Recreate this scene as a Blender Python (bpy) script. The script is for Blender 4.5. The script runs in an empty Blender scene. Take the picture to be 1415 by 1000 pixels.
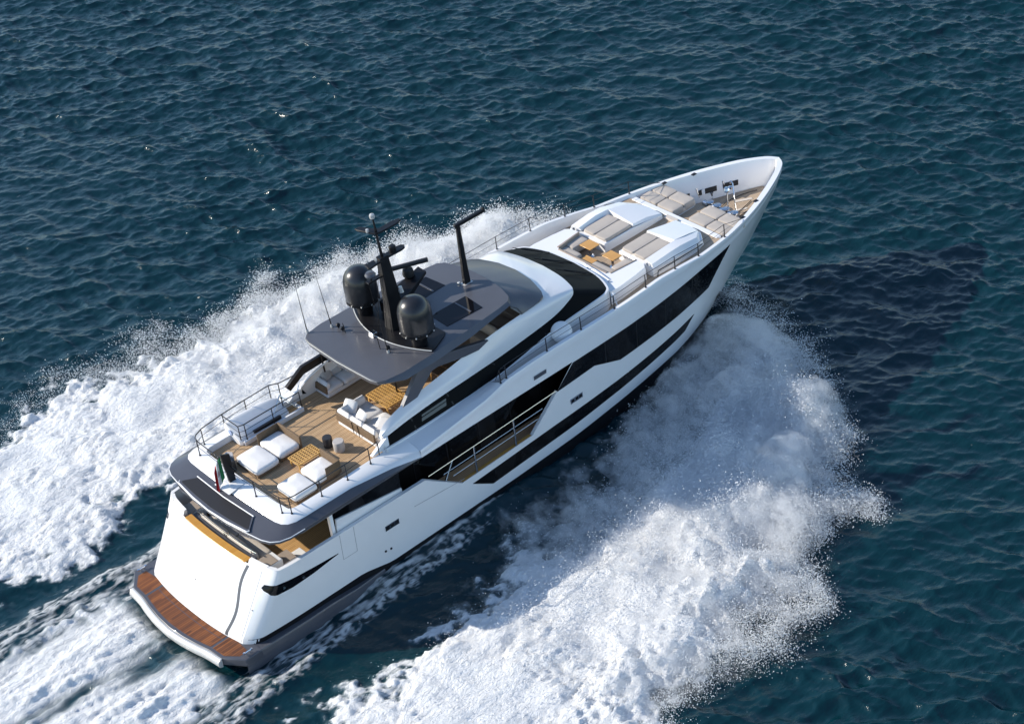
import bpy, math, random
import numpy as np
from mathutils import Vector, Matrix
random.seed(7); rng = np.random.default_rng(11)
SC = bpy.context.scene; COL = SC.collection
R = math.radians
# ---------------------------------------------------------------- camera
cam = bpy.data.cameras.new('camera'); camo = bpy.data.objects.new('camera', cam); COL.objects.link(camo)
YAW, PITCH, ROLL, FPX = R(53.3077), R(35.175), R(-8.6798), 2947.77
fw = Vector((math.cos(YAW)*math.cos(PITCH), math.sin(YAW)*math.cos(PITCH), -math.sin(PITCH)))
rt = Vector((math.sin(YAW), -math.cos(YAW), 0)); up = rt.cross(fw)
c_, s_ = math.cos(ROLL), math.sin(ROLL)
r2 = rt*c_+up*s_; u2 = up*c_-rt*s_
m = Matrix((r2, u2, -fw)).transposed().to_4x4(); m.translation = Vector((-26.7207, -56.8805, 52.8511))
camo.matrix_world = m
cam.sensor_fit = 'HORIZONTAL'; cam.sensor_width = 36; cam.lens = FPX/1415*36; cam.clip_end = 20000; cam.clip_start = .5
SC.camera = camo
# ---------------------------------------------------------------- light
SUN_AZ, SUN_EL = 130.0, 29.0
w = bpy.data.worlds.new('World'); SC.world = w; w.use_nodes = True
nt = w.node_tree; bg = nt.nodes['Background']
sky = nt.nodes.new('ShaderNodeTexSky'); sky.sky_type = 'NISHITA'; sky.sun_disc = False
sky.sun_elevation = R(SUN_EL); sky.sun_rotation = R(90-SUN_AZ); sky.air_density = 1.0; sky.dust_density = .15; sky.ozone_density = 2.2
nt.links.new(sky.outputs[0], bg.inputs[0]); bg.inputs[1].default_value = .15
sl = bpy.data.lights.new('sun', 'SUN'); sl.energy = 4.3; sl.angle = R(.5); sl.color = (1, .92, .80)
so = bpy.data.objects.new('sun', sl); COL.objects.link(so)
sd = Vector((math.cos(R(SUN_AZ))*math.cos(R(SUN_EL)), math.sin(R(SUN_AZ))*math.cos(R(SUN_EL)), math.sin(R(SUN_EL))))
so.rotation_euler = sd.to_track_quat('Z', 'Y').to_euler(); so.location = (0, 30, 40)
SC.view_settings.view_transform = 'Standard'; SC.view_settings.look = 'None'; SC.view_settings.gamma = 1
SC.view_settings.exposure = .5
# ---------------------------------------------------------------- helpers
def tag(o, label=None, cat=None, group=None, kind=None):
    for k, v in (('label', label), ('category', cat), ('group', group), ('kind', kind)):
        if v: o[k] = v
    return o
def empty(name, loc=(0,0,0), rz=0):
    o = bpy.data.objects.new(name, None); COL.objects.link(o); o.location = loc; o.rotation_euler = (0,0,rz); o.empty_display_size = .3; return o
def copy_tree(o, parent=None):
    c = o.copy(); COL.objects.link(c); c.parent = parent
    for ch in list(o.children): copy_tree(ch, c)
    return c
def material(name, col, rough=.5, metal=0, var=0, vscale=3, bump=0, bscale=40, coat=0, ior=None, spec=None, sheen=0, trans=0):
    M = bpy.data.materials.new(name); M.use_nodes = True; n = M.node_tree.nodes; l = M.node_tree.links; b = n['Principled BSDF']
    b.inputs['Base Color'].default_value = (*col, 1); b.inputs['Roughness'].default_value = rough; b.inputs['Metallic'].default_value = metal
    if coat: b.inputs['Coat Weight'].default_value = coat; b.inputs['Coat Roughness'].default_value = .05
    if ior: b.inputs['IOR'].default_value = ior
    if spec is not None: b.inputs['Specular IOR Level'].default_value = spec
    if sheen: b.inputs['Sheen Weight'].default_value = sheen
    if trans: b.inputs['Transmission Weight'].default_value = trans
    tc = n.new('ShaderNodeTexCoord')
    if var:
        nz = n.new('ShaderNodeTexNoise'); nz.inputs['Scale'].default_value = vscale; nz.inputs['Detail'].default_value = 6; l.new(tc.outputs['Object'], nz.inputs['Vector'])
        mr = n.new('ShaderNodeMapRange'); mr.inputs[3].default_value = 1-var; mr.inputs[4].default_value = 1+var; mr.inputs[1].default_value = .25; mr.inputs[2].default_value = .75
        l.new(nz.outputs['Fac'], mr.inputs[0])
        mx = n.new('ShaderNodeMix'); mx.data_type = 'RGBA'; mx.blend_type = 'MULTIPLY'; mx.inputs[0].default_value = 1
        mx.inputs[6].default_value = (*col, 1); l.new(mr.outputs[0], mx.inputs[7]); l.new(mx.outputs[2], b.inputs['Base Color'])
        r_ = n.new('ShaderNodeMapRange'); r_.inputs[3].default_value = rough*.85; r_.inputs[4].default_value = min(1, rough*1.2); l.new(nz.outputs['Fac'], r_.inputs[0]); l.new(r_.outputs[0], b.inputs['Roughness'])
    if bump:
        nb = n.new('ShaderNodeTexNoise'); nb.inputs['Scale'].default_value = bscale; nb.inputs['Detail'].default_value = 4; l.new(tc.outputs['Object'], nb.inputs['Vector'])
        bp = n.new('ShaderNodeBump'); bp.inputs['Strength'].default_value = bump; bp.inputs['Distance'].default_value = .02; l.new(nb.outputs['Fac'], bp.inputs['Height']); l.new(bp.outputs[0], b.inputs['Normal'])
    return M
def teak(name, ca, cb, caulk, pw=.07, rough=.6, lw=.1, axis='Y', coat=0):
    M = bpy.data.materials.new(name); M.use_nodes = True; n = M.node_tree.nodes; l = M.node_tree.links; b = n['Principled BSDF']
    b.inputs['Roughness'].default_value = rough
    if coat: b.inputs['Coat Weight'].default_value = coat
    tc = n.new('ShaderNodeTexCoord'); sx = n.new('ShaderNodeSeparateXYZ'); l.new(tc.outputs['Object'], sx.inputs[0])
    def math_(op, a, b_=None, c_=None):
        k = n.new('ShaderNodeMath'); k.operation = op
        for i, v in enumerate((a, b_, c_)):
            if v is None: continue
            if isinstance(v, (int, float)): k.inputs[i].default_value = v
            else: l.new(v, k.inputs[i])
        return k.outputs[0]
    ax = sx.outputs[axis]; al = sx.outputs['X' if axis == 'Y' else 'Y']
    q = math_('DIVIDE', ax, pw); fl = math_('FLOOR', q); fr = math_('FRACT', q)
    seg = math_('FLOOR', math_('ADD', math_('MULTIPLY', al, .45), math_('MULTIPLY', fl, .37)))
    cv = n.new('ShaderNodeCombineXYZ'); l.new(fl, cv.inputs[0]); l.new(seg, cv.inputs[1])
    wn = n.new('ShaderNodeTexWhiteNoise'); wn.noise_dimensions = '2D'; l.new(cv.outputs[0], wn.inputs['Vector'])
    mp = n.new('ShaderNodeMapping'); mp.inputs['Scale'].default_value = (2, 40, 2) if axis == 'Y' else (40, 2, 2); l.new(tc.outputs['Object'], mp.inputs[0])
    nz = n.new('ShaderNodeTexNoise'); nz.inputs['Scale'].default_value = 1.4; nz.inputs['Detail'].default_value = 5; l.new(mp.outputs[0], nz.inputs['Vector'])
    n2 = n.new('ShaderNodeTexNoise'); n2.inputs['Scale'].default_value = .7; n2.inputs['Detail'].default_value = 3; l.new(tc.outputs['Object'], n2.inputs['Vector'])
    f = math_('ADD', math_('ADD', math_('MULTIPLY', wn.outputs['Value'], .5), math_('MULTIPLY', nz.outputs['Fac'], .45)), math_('MULTIPLY', math_('SUBTRACT', n2.outputs['Fac'], .5), .6))
    mx = n.new('ShaderNodeMix'); mx.data_type = 'RGBA'; l.new(f, mx.inputs[0]); mx.inputs[6].default_value = (*ca, 1); mx.inputs[7].default_value = (*cb, 1)
    ln = math_('LESS_THAN', fr, lw)
    m2 = n.new('ShaderNodeMix'); m2.data_type = 'RGBA'; l.new(ln, m2.inputs[0]); l.new(mx.outputs[2], m2.inputs[6]); m2.inputs[7].default_value = (*caulk, 1)
    l.new(m2.outputs[2], b.inputs['Base Color'])
    return M
WHITE = material('white_gelcoat', (.80, .80, .80), .16, var=.02, vscale=1.2, coat=.3)
WHITE2 = material('white_nonskid', (.74, .74, .75), .5, var=.03, vscale=5, bump=.15, bscale=220)
GREY = material('charcoal_metallic', (.072, .074, .088), .32, var=.06, vscale=1.5, coat=.25)
GREYR = material('charcoal_roof', (.085, .087, .10), .36, var=.08, vscale=1.1, coat=.2)
SILVER = material('silver_bumper', (.55, .55, .54), .35, metal=.35, var=.05)
BLACK = material('black_paint', (.008, .008, .010), .38, var=.2, vscale=4, spec=.3)
RUBBER = material('black_rubber', (.016, .016, .018), .55)
STEEL = material('stainless_steel', (.62, .63, .65), .18, metal=1)
STANCH = material('dark_steel', (.03, .03, .034), .3, metal=.6)
CREAM = material('cream_cushion', (.58, .52, .455), .85, var=.06, vscale=6, bump=.25, bscale=130)
BEIGE = material('beige_pad', (.44, .395, .35), .85, var=.06, vscale=2.2, bump=.25, bscale=160)
WCUSH = material('white_cushion', (.74, .73, .72), .85, var=.05, vscale=4, bump=.3, bscale=60)
WICKER = material('wicker', (.16, .105, .06), .7, var=.35, vscale=30, bump=.6, bscale=90)
TABLEW = material('table_wood', (.62, .37, .12), .4, var=.22, vscale=5, bump=.2, bscale=60)
TAN = material('tan_trim', (.33, .27, .22), .6, var=.1)
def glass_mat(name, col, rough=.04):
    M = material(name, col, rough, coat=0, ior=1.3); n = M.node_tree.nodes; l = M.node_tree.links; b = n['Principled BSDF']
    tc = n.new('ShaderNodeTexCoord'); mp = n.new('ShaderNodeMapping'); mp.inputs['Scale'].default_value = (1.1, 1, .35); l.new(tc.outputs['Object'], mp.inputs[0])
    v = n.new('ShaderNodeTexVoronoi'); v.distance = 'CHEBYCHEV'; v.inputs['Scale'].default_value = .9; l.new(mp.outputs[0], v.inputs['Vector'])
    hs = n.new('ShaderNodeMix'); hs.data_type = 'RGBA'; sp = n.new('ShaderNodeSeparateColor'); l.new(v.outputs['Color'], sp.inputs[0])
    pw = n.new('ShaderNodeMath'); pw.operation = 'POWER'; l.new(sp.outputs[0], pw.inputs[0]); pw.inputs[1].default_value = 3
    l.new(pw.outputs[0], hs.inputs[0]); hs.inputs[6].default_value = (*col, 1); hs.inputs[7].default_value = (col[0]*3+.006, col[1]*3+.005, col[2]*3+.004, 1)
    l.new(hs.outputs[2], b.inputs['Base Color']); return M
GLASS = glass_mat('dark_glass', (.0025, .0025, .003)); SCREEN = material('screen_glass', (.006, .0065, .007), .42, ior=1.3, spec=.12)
SMOKE = material('smoked_glass', (.005, .005, .007), .06, ior=1.33)
SMOKEW = material('smoked_screen', (.022, .024, .026), .10, var=.3, vscale=1.5, coat=.2)
TEAKF = teak('teak_weathered', (.36, .235, .125), (.60, .42, .25), (.10, .06, .035), .085, .65, .12)
TEAKB = teak('teak_bow', (.33, .245, .17), (.50, .39, .28), (.10, .075, .05), .085, .7, .12)
TEAKM = teak('teak_main', (.42, .24, .09), (.62, .38, .16), (.12, .06, .03), .085, .5, .1)
TEAKS = teak('teak_side', (.45, .25, .13), (.62, .38, .2), (.15, .08, .04), .085, .6, .12)
TEAKP = teak('teak_oiled', (.05, .012, .003), (.36, .12, .024), (.02, .006, .003), .10, .5, .16)
TEAKC = teak('teak_varnish', (.52, .25, .05), (.66, .36, .10), (.4, .2, .05), .2, .25, .02, coat=.5)
WHOLE_MESH = {'hull', 'cushion', 'slatted_top', 'base_bolt', 'upper_bulwark', 'fly_brow', 'wheelhouse_glass', 'swim_platform', 'lounge_surround'}
class MB:
    def __init__(s): s.v = []; s.f = []; s.mi = []; s.cur = 0; s.tw = None
    def add(s, vs, fs):
        o = len(s.v); s.v += [tuple(map(float, p)) for p in vs]; s.f += [tuple(i+o for i in f) for f in fs]; s.mi += [s.cur]*len(fs); return s
    def box(s, a, b, taper=0):
        (x0,y0,z0),(x1,y1,z1) = a, b; t = taper
        return s.add([(x0,y0,z0),(x1,y0,z0),(x1,y1,z0),(x0,y1,z0),(x0+t,y0+t,z1),(x1-t,y0+t,z1),(x1-t,y1-t,z1),(x0+t,y1-t,z1)],
                     [(3,2,1,0),(4,5,6,7),(0,1,5,4),(1,2,6,5),(2,3,7,6),(3,0,4,7)])
    def prism(s, poly, z0, z1, inset=0):
        n = len(poly); ar = sum(poly[i][0]*poly[(i+1)%n][1]-poly[(i+1)%n][0]*poly[i][1] for i in range(n))
        if ar < 0: poly = poly[::-1]
        f = lambda z, p: z(*p[:2]) if callable(z) else z
        c = (sum(p[0] for p in poly)/n, sum(p[1] for p in poly)/n)
        def ins(p):
            d = math.hypot(p[0]-c[0], p[1]-c[1]) or 1; k = inset/d; return (p[0]+(c[0]-p[0])*k, p[1]+(c[1]-p[1])*k)
        return s.add([(p[0],p[1],f(z0,p)) for p in poly]+[(*ins(p), f(z1,p)) for p in poly],
                     [tuple(range(n-1,-1,-1)), tuple(range(n,2*n))]+[(i,(i+1)%n,n+(i+1)%n,n+i) for i in range(n)])
    def xz(s, poly, y0, y1):
        n = len(poly)
        return s.add([(p[0],y0,p[1]) for p in poly]+[(p[0],y1,p[1]) for p in poly], [tuple(range(n)), tuple(range(2*n-1,n-1,-1))]+[((i+1)%n,i,n+i,n+(i+1)%n) for i in range(n)])
    def loft(s, rows, closed=False, flip=False):
        n = len(rows[0]); vs = [p for r in rows for p in r]; fs = []
        for j in range(len(rows)-1):
            for i in range(n if closed else n-1):
                q = (j*n+i, j*n+(i+1)%n, (j+1)*n+(i+1)%n, (j+1)*n+i); fs.append(q[::-1] if flip else q)
        return s.add(vs, fs)
    def tube(s, pts, r, n=8, r1=None, cap=True):
        pts = [Vector(p) for p in pts]; rows = []; k = len(pts)
        for i, p in enumerate(pts):
            d = (pts[min(i+1,k-1)]-pts[max(i-1,0)]).normalized(); a = d.orthogonal().normalized() if abs(d.z) > .95 else d.cross(Vector((0,0,1))).normalized(); b = d.cross(a)
            rr = r if r1 is None else r+(r1-r)*i/(k-1)
            rows.append([tuple(p+(a*math.cos(2*math.pi*j/n)+b*math.sin(2*math.pi*j/n))*rr) for j in range(n)])
        s.loft(rows, True)
        if cap: s.add(rows[0], [tuple(range(n))]); s.add(rows[-1], [tuple(range(n-1,-1,-1))])
        return s
    def lathe(s, prof, c=(0,0,0), n=28, ax=(0,0,1)):
        A = Vector(ax).normalized(); X = A.orthogonal().normalized(); Y = A.cross(X); C = Vector(c)
        rows = [[tuple(C+A*z+(X*math.cos(2*math.pi*j/n)+Y*math.sin(2*math.pi*j/n))*max(r,1e-4)) for j in range(n)] for r, z in prof]
        return s.loft(rows, True)
    def mirror(s, join=False):      # port copy; unless joined it becomes a part of its own
        o = len(s.v); s.tw = None if join else (o, len(s.f)); s.v += [(x,-y,z) for x,y,z in s.v]; s.f += [tuple(i+o for i in f[::-1]) for f in s.f]; s.mi += s.mi[:]; return s
    def clusters(s, gap=.035):
        p = list(range(len(s.v)))
        def find(a):
            while p[a] != a: p[a] = p[p[a]]; a = p[a]
            return a
        for f in s.f:
            r = find(f[0])
            for i in f[1:]: p[find(i)] = r
        A = np.array(s.v); root = np.array([find(i) for i in range(len(p))]); ids = np.unique(root); used = {find(f[0]) for f in s.f}; ids = [i for i in ids if i in used]
        bb = [(A[root == i].min(0)-gap, A[root == i].max(0)+gap) for i in ids]; q = list(range(len(ids)))
        def fq(a):
            while q[a] != a: a = q[a]
            return a
        for i in range(len(ids)):
            for j in range(i):
                if (bb[i][0] <= bb[j][1]).all() and (bb[j][0] <= bb[i][1]).all(): q[fq(i)] = fq(j)
        lab = {ids[i]: fq(i) for i in range(len(ids))}; out = {}
        for f in s.f: out.setdefault(lab[root[f[0]]], []).append(f)
        if len(out) == 1: return [s]
        res = []
        for fs in out.values():
            u = sorted({i for f in fs for i in f}); mp = {a: b for b, a in enumerate(u)}; m_ = MB(); m_.v = [s.v[i] for i in u]; m_.f = [tuple(mp[i] for i in f) for f in fs]; m_.mi = [0]*len(fs); res.append(m_)
        return res
    def build(s, name, mats, parent=None, smooth=30, bevel=0, seg=2, sub=0, label=None):
        if s.tw:
            nv, nf = s.tw; A, B = MB(), MB(); A.v, A.f = s.v[:nv], s.f[:nf]; B.v, B.f = s.v[nv:], [tuple(i-nv for i in f) for f in s.f[nf:]]
            B.build(name, mats, parent, smooth, bevel, seg, sub, label); return A.build(name, mats, parent, smooth, bevel, seg, sub, label)
        if parent is not None and name not in WHOLE_MESH:
            g = s.clusters()
            if len(g) > 1:      # pieces that do not touch become parts of their own
                for q in g: q.build(name, mats, parent, smooth, bevel, seg, sub, label)
                return None
        me = bpy.data.meshes.new(name); me.from_pydata(s.v, [], s.f); mats = mats if isinstance(mats, (list, tuple)) else [mats]
        for q in mats: me.materials.append(q)
        if len(mats) > 1: me.polygons.foreach_set('material_index', s.mi)
        me.update()
        if smooth:
            me.shade_smooth(); me.set_sharp_from_angle(angle=R(smooth))
        o = bpy.data.objects.new(name, me); COL.objects.link(o); o.parent = parent
        if bevel:
            b = o.modifiers.new('edge', 'BEVEL'); b.width = bevel; b.segments = seg; b.limit_method = 'ANGLE'; b.angle_limit = R(32)
        if sub:
            q = o.modifiers.new('round', 'SUBSURF'); q.levels = sub; q.render_levels = sub
        if label: o['label'] = label
        return o
def keyl(keys, xs):
    k = np.array(keys, float); return [(x, float(np.interp(x, k[:,0], k[:,1])), float(np.interp(x, k[:,0], k[:,2]))) for x in xs]
def resamp(p, n):
    p = np.array(p, float); d = np.r_[0, np.cumsum(np.linalg.norm(np.diff(p, axis=0), axis=1))]; t = np.linspace(0, d[-1], n)
    return [tuple(np.interp(t, d, p[:,k])[i] for k in range(p.shape[1])) for i in range(n)]
def smooth_path(p, n):      # Catmull-Rom
    p = [np.array(q, float) for q in p]; p = [2*p[0]-p[1]]+p+[2*p[-1]-p[-2]]; out = []
    for i in range(1, len(p)-2):
        for t in np.linspace(0, 1, n, endpoint=False):
            a,b,c,d = p[i-1:i+3]; out.append(tuple(.5*(2*b+(c-a)*t+(2*a-5*b+4*c-d)*t*t+(3*b-a-3*c+d)*t**3)))
    return out+[tuple(p[-2])]
def mir(p): return [(q[0],-q[1],*q[2:]) for q in p]
def sym(half):              # half runs to the centreline point y=0 (last); returns the full path starboard -> port (half given with y<=0)
    return list(half)+mir(half[:-1])[::-1]
def cushion(mb, a, b, r=.07, puff=.04, n=7):   # soft box with rounded rim and a puffed top
    (x0,y0,z0),(x1,y1,z1) = a, b; rows = []
    cx, cy, hx_, hy_ = (x0+x1)/2, (y0+y1)/2, (x1-x0)/2, (y1-y0)/2
    K = 32
    def ring(ins, z, pw):
        out = []
        for k in range(K):
            t = 2*math.pi*(k+.5)/K; c, s = math.cos(t), math.sin(t); e = 2/pw
            out.append((cx+math.copysign(abs(c)**e, c)*(hx_-ins), cy+math.copysign(abs(s)**e, s)*(hy_-ins), z))
        return out
    h = z1-z0
    for ins, z in ((r*.8,z0),(r*.2,z0+h*.15),(0,z0+h*.4),(0,z0+h*.6),(r*.25,z0+h*.84),(r*.8,z0+h*.97),(r*1.8,z1+puff*.45),(min(hx_,hy_)*.75,z1+puff)): rows.append(ring(ins,z,9))
    mb.loft(rows, True); mb.add(rows[-1], [tuple(range(K))]); mb.add(rows[0], [tuple(range(K-1,-1,-1))]); return mb
# hull shape tables: level z -> (s list, y list); s = x rescaled so that s=31.8 at stem
LV=[(-1.0,[-.5,2,10,15,20,24,28,31.8],[2.9,3.1,3.2,3.2,2.6,1.55,.5,0]),
 (0.3,[-.5,2,10,15,18,20,22.3,25.2,28.4,30.4,31.8],[3.3,3.5,3.52,3.5,3.25,2.99,2.6,1.95,1.02,.38,0]),
 (2.25,[-.5,2,10,15,18,20,23.4,25.5,27.8,30.1,31.2,31.8],[3.4,3.56,3.6,3.6,3.52,3.36,2.84,2.34,1.6,.7,.28,0]),
 (4.45,[-.5,2,10,15,18.6,20,22,24,25.7,28,30,31,31.5,31.8],[3.5,3.62,3.65,3.65,3.62,3.55,3.36,3.06,2.76,2.06,1.22,.72,.40,0]),
 (5.1,[-.5,2,10,15,18.6,20,22,23.7,25.4,26.94,28.3,30.38,31.25,31.62,31.8],[3.5,3.62,3.65,3.66,3.66,3.6,3.42,3.22,2.98,2.62,2.20,1.32,.80,.44,0])]
ZST=[-1.0,-.3,.5,1.6,2.6,3.7,4.4,4.75,6];XST=[26.6,27.48,28.35,29.75,30.7,31.55,31.82,31.8,31.8]
def x_stem(z): return np.interp(z,ZST,XST)
def x_aft(z): return np.interp(z,[-1,.85,3.2,6],[-.9,-.6,.95,2.2])
def pchip(x,y,q):
    x=np.asarray(x,float);y=np.asarray(y,float);h=np.diff(x);d=np.diff(y)/h
    m=np.zeros(len(x));m[0]=d[0];m[-1]=d[-1]
    for i in range(1,len(x)-1):
        if d[i-1]*d[i]>0:
            a=2*h[i]+h[i-1];b=h[i]+2*h[i-1];m[i]=(a+b)/(a/d[i-1]+b/d[i])
    i=np.clip(np.searchsorted(x,q)-1,0,len(x)-2);t=np.clip((q-x[i])/h[i],0,1)
    return (1+2*t)*(1-t)**2*y[i]+t*(1-t)**2*h[i]*m[i]+t*t*(3-2*t)*y[i+1]+t*t*(t-1)*h[i]*m[i+1]
def hx(s,z):
    s=np.asarray(s,float);xs=x_stem(z);xa=x_aft(z)
    return np.where(s>22,22+(s-22)*(xs-22)/9.8,np.where(s<2,2+(s-2)*(2-xa)/2.,s))
def hs(x,z):
    xs=x_stem(z);xa=x_aft(z)
    return np.where(x>22,22+(x-22)*9.8/(xs-22),np.where(x<2,2+(x-2)*2./(2-xa),x))
def hy_s(s,z):
    s=np.clip(np.asarray(s,float),0,31.8);z=np.broadcast_to(np.asarray(z,float),s.shape)
    Y=np.array([pchip(a,b,s) for _,a,b in LV]);Z=[l[0] for l in LV]
    out=np.empty(s.shape)
    fl=out.reshape(-1);zf=z.reshape(-1);Yf=Y.reshape(len(LV),-1)
    for i in range(fl.size): fl[i]=pchip(Z,Yf[:,i],np.array(np.clip(zf[i],-1,5.1)))
    return out*(1-np.clip((.55-s)/.55,0,1)**2.2*.13)
def hy(x,z):
    x=np.asarray(x,float);z=np.broadcast_to(np.asarray(z,float),x.shape)
    return hy_s(hs(x,z),z)
# ================================================================ THE YACHT
YA = tag(empty('yacht'), 'white three-deck motor yacht with dark hardtop and black window bands under way through foam', 'yacht')
def part(mb, name, mat, parent=None, **k): return mb.build(name, mat, parent or YA, **k)
def surf(x, z, off=0):      # point on the starboard hull skin, pushed outwards
    x = np.asarray(x, float); z = np.asarray(z, float); y = hy(x, z); e = .05
    dx = (hy(x+e, z)-hy(x-e, z))/(2*e); dz = (hy(x, z+e)-hy(x, z-e))/(2*e); k = off/np.sqrt(1+dx*dx+dz*dz)
    return np.stack([x-dx*k, -(y+k), z-dz*k], -1)
def patch(mb, upper, lower, xs, off=.012, nz=6, thick=.03):
    u = np.interp(xs, [p[0] for p in upper], [p[1] for p in upper]); lo = np.interp(xs, [p[0] for p in lower], [p[1] for p in lower])
    rows = []
    for t in np.linspace(0, 1, nz): rows.append([tuple(p) for p in surf(xs, lo+(u-lo)*t, off)])
    mb.loft(rows)
    mb.loft([[tuple(p) for p in surf(xs, u, off)], [tuple(p) for p in surf(xs, u, off-thick)]]); mb.loft([[tuple(p) for p in surf(xs, lo, off-thick)], [tuple(p) for p in surf(xs, lo, off)]])
# ---- hull skin
topk = [(0,3.36),(8.03,3.32),(8.1,3.3),(9.75,2.1),(13.45,2.2),(14.93,3.5),(15.88,4.42),(31.8,4.42)]
S_ = np.unique(np.round(np.concatenate([[0,.03,.07,.12,.18,.25,.33,.42,.5,.6,.8,1.1,1.5,2], np.linspace(2.5,8,10), [8.03,8.1,8.6,9.2,9.75], np.linspace(10,13,6), [13.45,14,14.5,14.93,15.4,15.88], np.linspace(16.5,26,24), np.linspace(26.3,31,26), [31.2,31.4,31.55,31.65,31.72,31.77,31.8]]), 3))
top = np.interp(S_, [k[0] for k in topk], [k[1] for k in topk])
mb = MB(); rows = []
for t in np.linspace(0, 1, 22):
    z = -1+(top+1)*t; x = hx(S_, z); y = hy_s(S_, z); rows.append([(a,-b,c) for a,b,c in zip(x,y,z)])
mb.loft(rows, flip=False)
# bulwark cap and inner face aft of the flush glass
kk = S_ <= 14.94
capo = [rows[-1][i] for i in range(len(S_)) if kk[i]]
capi = [(p[0]+(.1 if p[0] < 1.2 else 0), p[1]+.15, p[2]) for p in capo]; bot = [(p[0], p[1]+.02, 2.05) for p in capi]
mb.loft([capo, capi, bot])
mb.mirror(True)
# transom, raked forward, bowed in plan
W_ = np.linspace(-1, 1, 41); rows = []
for z in np.linspace(-.9, 3.2, 24):
    h = float(hy_s(np.array([0.]), z)[0]); x0 = float(hx(0, z)); rows.append([(x0-.24*(1-abs(q)**2.4), q*h, z) for q in W_])
tr_top = rows[-1]
mb.loft(rows, flip=True)
HULL = part(mb, 'hull', WHITE, smooth=35)
mb = MB(); rr = []     # raised quarters either side of the transom opening
for sg in (1,):
    pts = [p for p in tr_top if p[1] < -2.02]
    a = [(p[0], p[1], 3.19) for p in pts]; b = [(p[0]+.09, p[1], 3.36) for p in pts]; c = [(p[0]+.2, p[1], 3.38) for p in pts]; d = [(p[0]+.24, p[1], 2.3) for p in pts]
    mb.loft([a, b, c, d], flip=True)
    for lst in (a[-1:]+b[-1:]+c[-1:]+d[-1:],): mb.add(lst, [(0,1,2,3)])
mb.mirror(); part(mb, 'transom_quarter', WHITE, HULL, smooth=35)
mb = MB()
for x in (17.6, 19.4, 21.2, 23.0):
    zb = float(np.interp(x, [16.97,18.4,24.34], [3.57,3.03,2.99]))+.03; xs = np.array([x, x+.035]); patch(mb, [(0,4.34),(40,4.34)], [(0,zb),(40,zb)], xs, off=.016)
mb.mirror(); part(mb, 'pane_joint', RUBBER, HULL)
# ---- dark glass let into the hull
xs = np.unique(np.r_[np.linspace(14.93, 25.76, 60), 15.88, 16.97, 18.4, 24.34])
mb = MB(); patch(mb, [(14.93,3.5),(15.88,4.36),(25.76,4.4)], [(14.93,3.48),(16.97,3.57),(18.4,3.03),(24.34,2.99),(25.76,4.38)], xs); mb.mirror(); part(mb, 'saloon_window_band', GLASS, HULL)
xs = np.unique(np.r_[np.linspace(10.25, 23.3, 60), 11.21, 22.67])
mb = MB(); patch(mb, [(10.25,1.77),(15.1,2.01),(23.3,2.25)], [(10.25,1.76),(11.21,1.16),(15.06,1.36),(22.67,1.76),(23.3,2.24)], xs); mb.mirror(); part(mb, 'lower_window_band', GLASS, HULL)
xs = np.r_[np.linspace(-.45, 1, 12), np.linspace(1.2, 27.6, 80)]
mb = MB(); patch(mb, [(-.45,.9),(4.7,.92),(6,.62),(12.5,.70),(15,.80),(21.3,.97),(25,.95),(27.6,.6)], [(-.45,-.8),(27.6,-.8)], xs, off=.006); mb.mirror(); part(mb, 'boot_stripe', BLACK, HULL)
mb = MB(); xs = np.linspace(.62, 3.75, 30)
patch(mb, [(.62,2.68),(.72,2.80),(.95,2.80),(1.6,2.72),(2.6,2.63),(3.75,2.55)], [(.62,2.60),(.72,2.46),(.95,2.36),(1.6,2.33),(2.6,2.38),(3.75,2.53)], xs, off=.014); mb.mirror(); part(mb, 'quarter_light', SMOKE, HULL)
mb = MB()
for xa, zb in ((1.25,2.55),(2.1,2.5)):
    p = surf(xa, zb, .03); mb.lathe([(0,.0),(.06,.0),(.06,.03),(0,.03)], p, 10, (0,-1,0))
mb.mirror(); part(mb, 'quarter_lamp_lens', STEEL, HULL)
mb = MB()
for xa, zb in ((5.95,2.27),(15.53,2.6)):
    xs = np.linspace(xa, xa+.66, 8); patch(mb, [(0,zb+.13),(40,zb+.13)], [(0,zb-.11),(40,zb-.11)], xs, off=.02)
mb.mirror(); part(mb, 'fairlead_frame', STEEL, HULL)
mb = MB()
for xa, zb in ((5.95,2.27),(15.53,2.6)):
    for q in (.05,.27,.47):
        xs = np.linspace(xa+q, xa+q+.15, 3); patch(mb, [(0,zb+.08),(40,zb+.08)], [(0,zb-.06),(40,zb-.06)], xs, off=.026)
mb.mirror(); part(mb, 'fairlead_opening', BLACK, HULL)
mb = MB()
for xa, zb in ((5.79,1.28),(6.05,1.25)): mb.lathe([(0,.0),(.05,.0),(.05,.02),(0,.02)], surf(xa, zb, .004), 10, (0,-1,0))
xs = np.linspace(25.55, 25.95, 6); patch(mb, [(0,1.5),(40,1.5)], [(0,1.2),(40,1.2)], xs, off=.015)
mb.mirror(); part(mb, 'scupper', BLACK, HULL)
mb = MB()     # thin shut lines of the side gate, transom garage and quarters
LINE = material('shut_line', (.28,.28,.30), .5)
def hline(pts, r=.009): mb.tube([surf(x, z, .001) for x, z in resamp(pts, 14)], r, 4)
hline([(3.95,3.3),(3.93,2.12)]); hline([(3.93,2.12),(4.58,2.12)]); hline([(4.58,2.12),(4.6,3.3)]); hline([(7.4,2.45),(9.9,2.25)], .012)
def tpt(y, z, o=.004):
    h = float(hy_s(np.array([0.]), z)[0]); return (float(hx(0, z))-.24*(1-abs(y/h)**2.4)-o, y, z)
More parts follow.
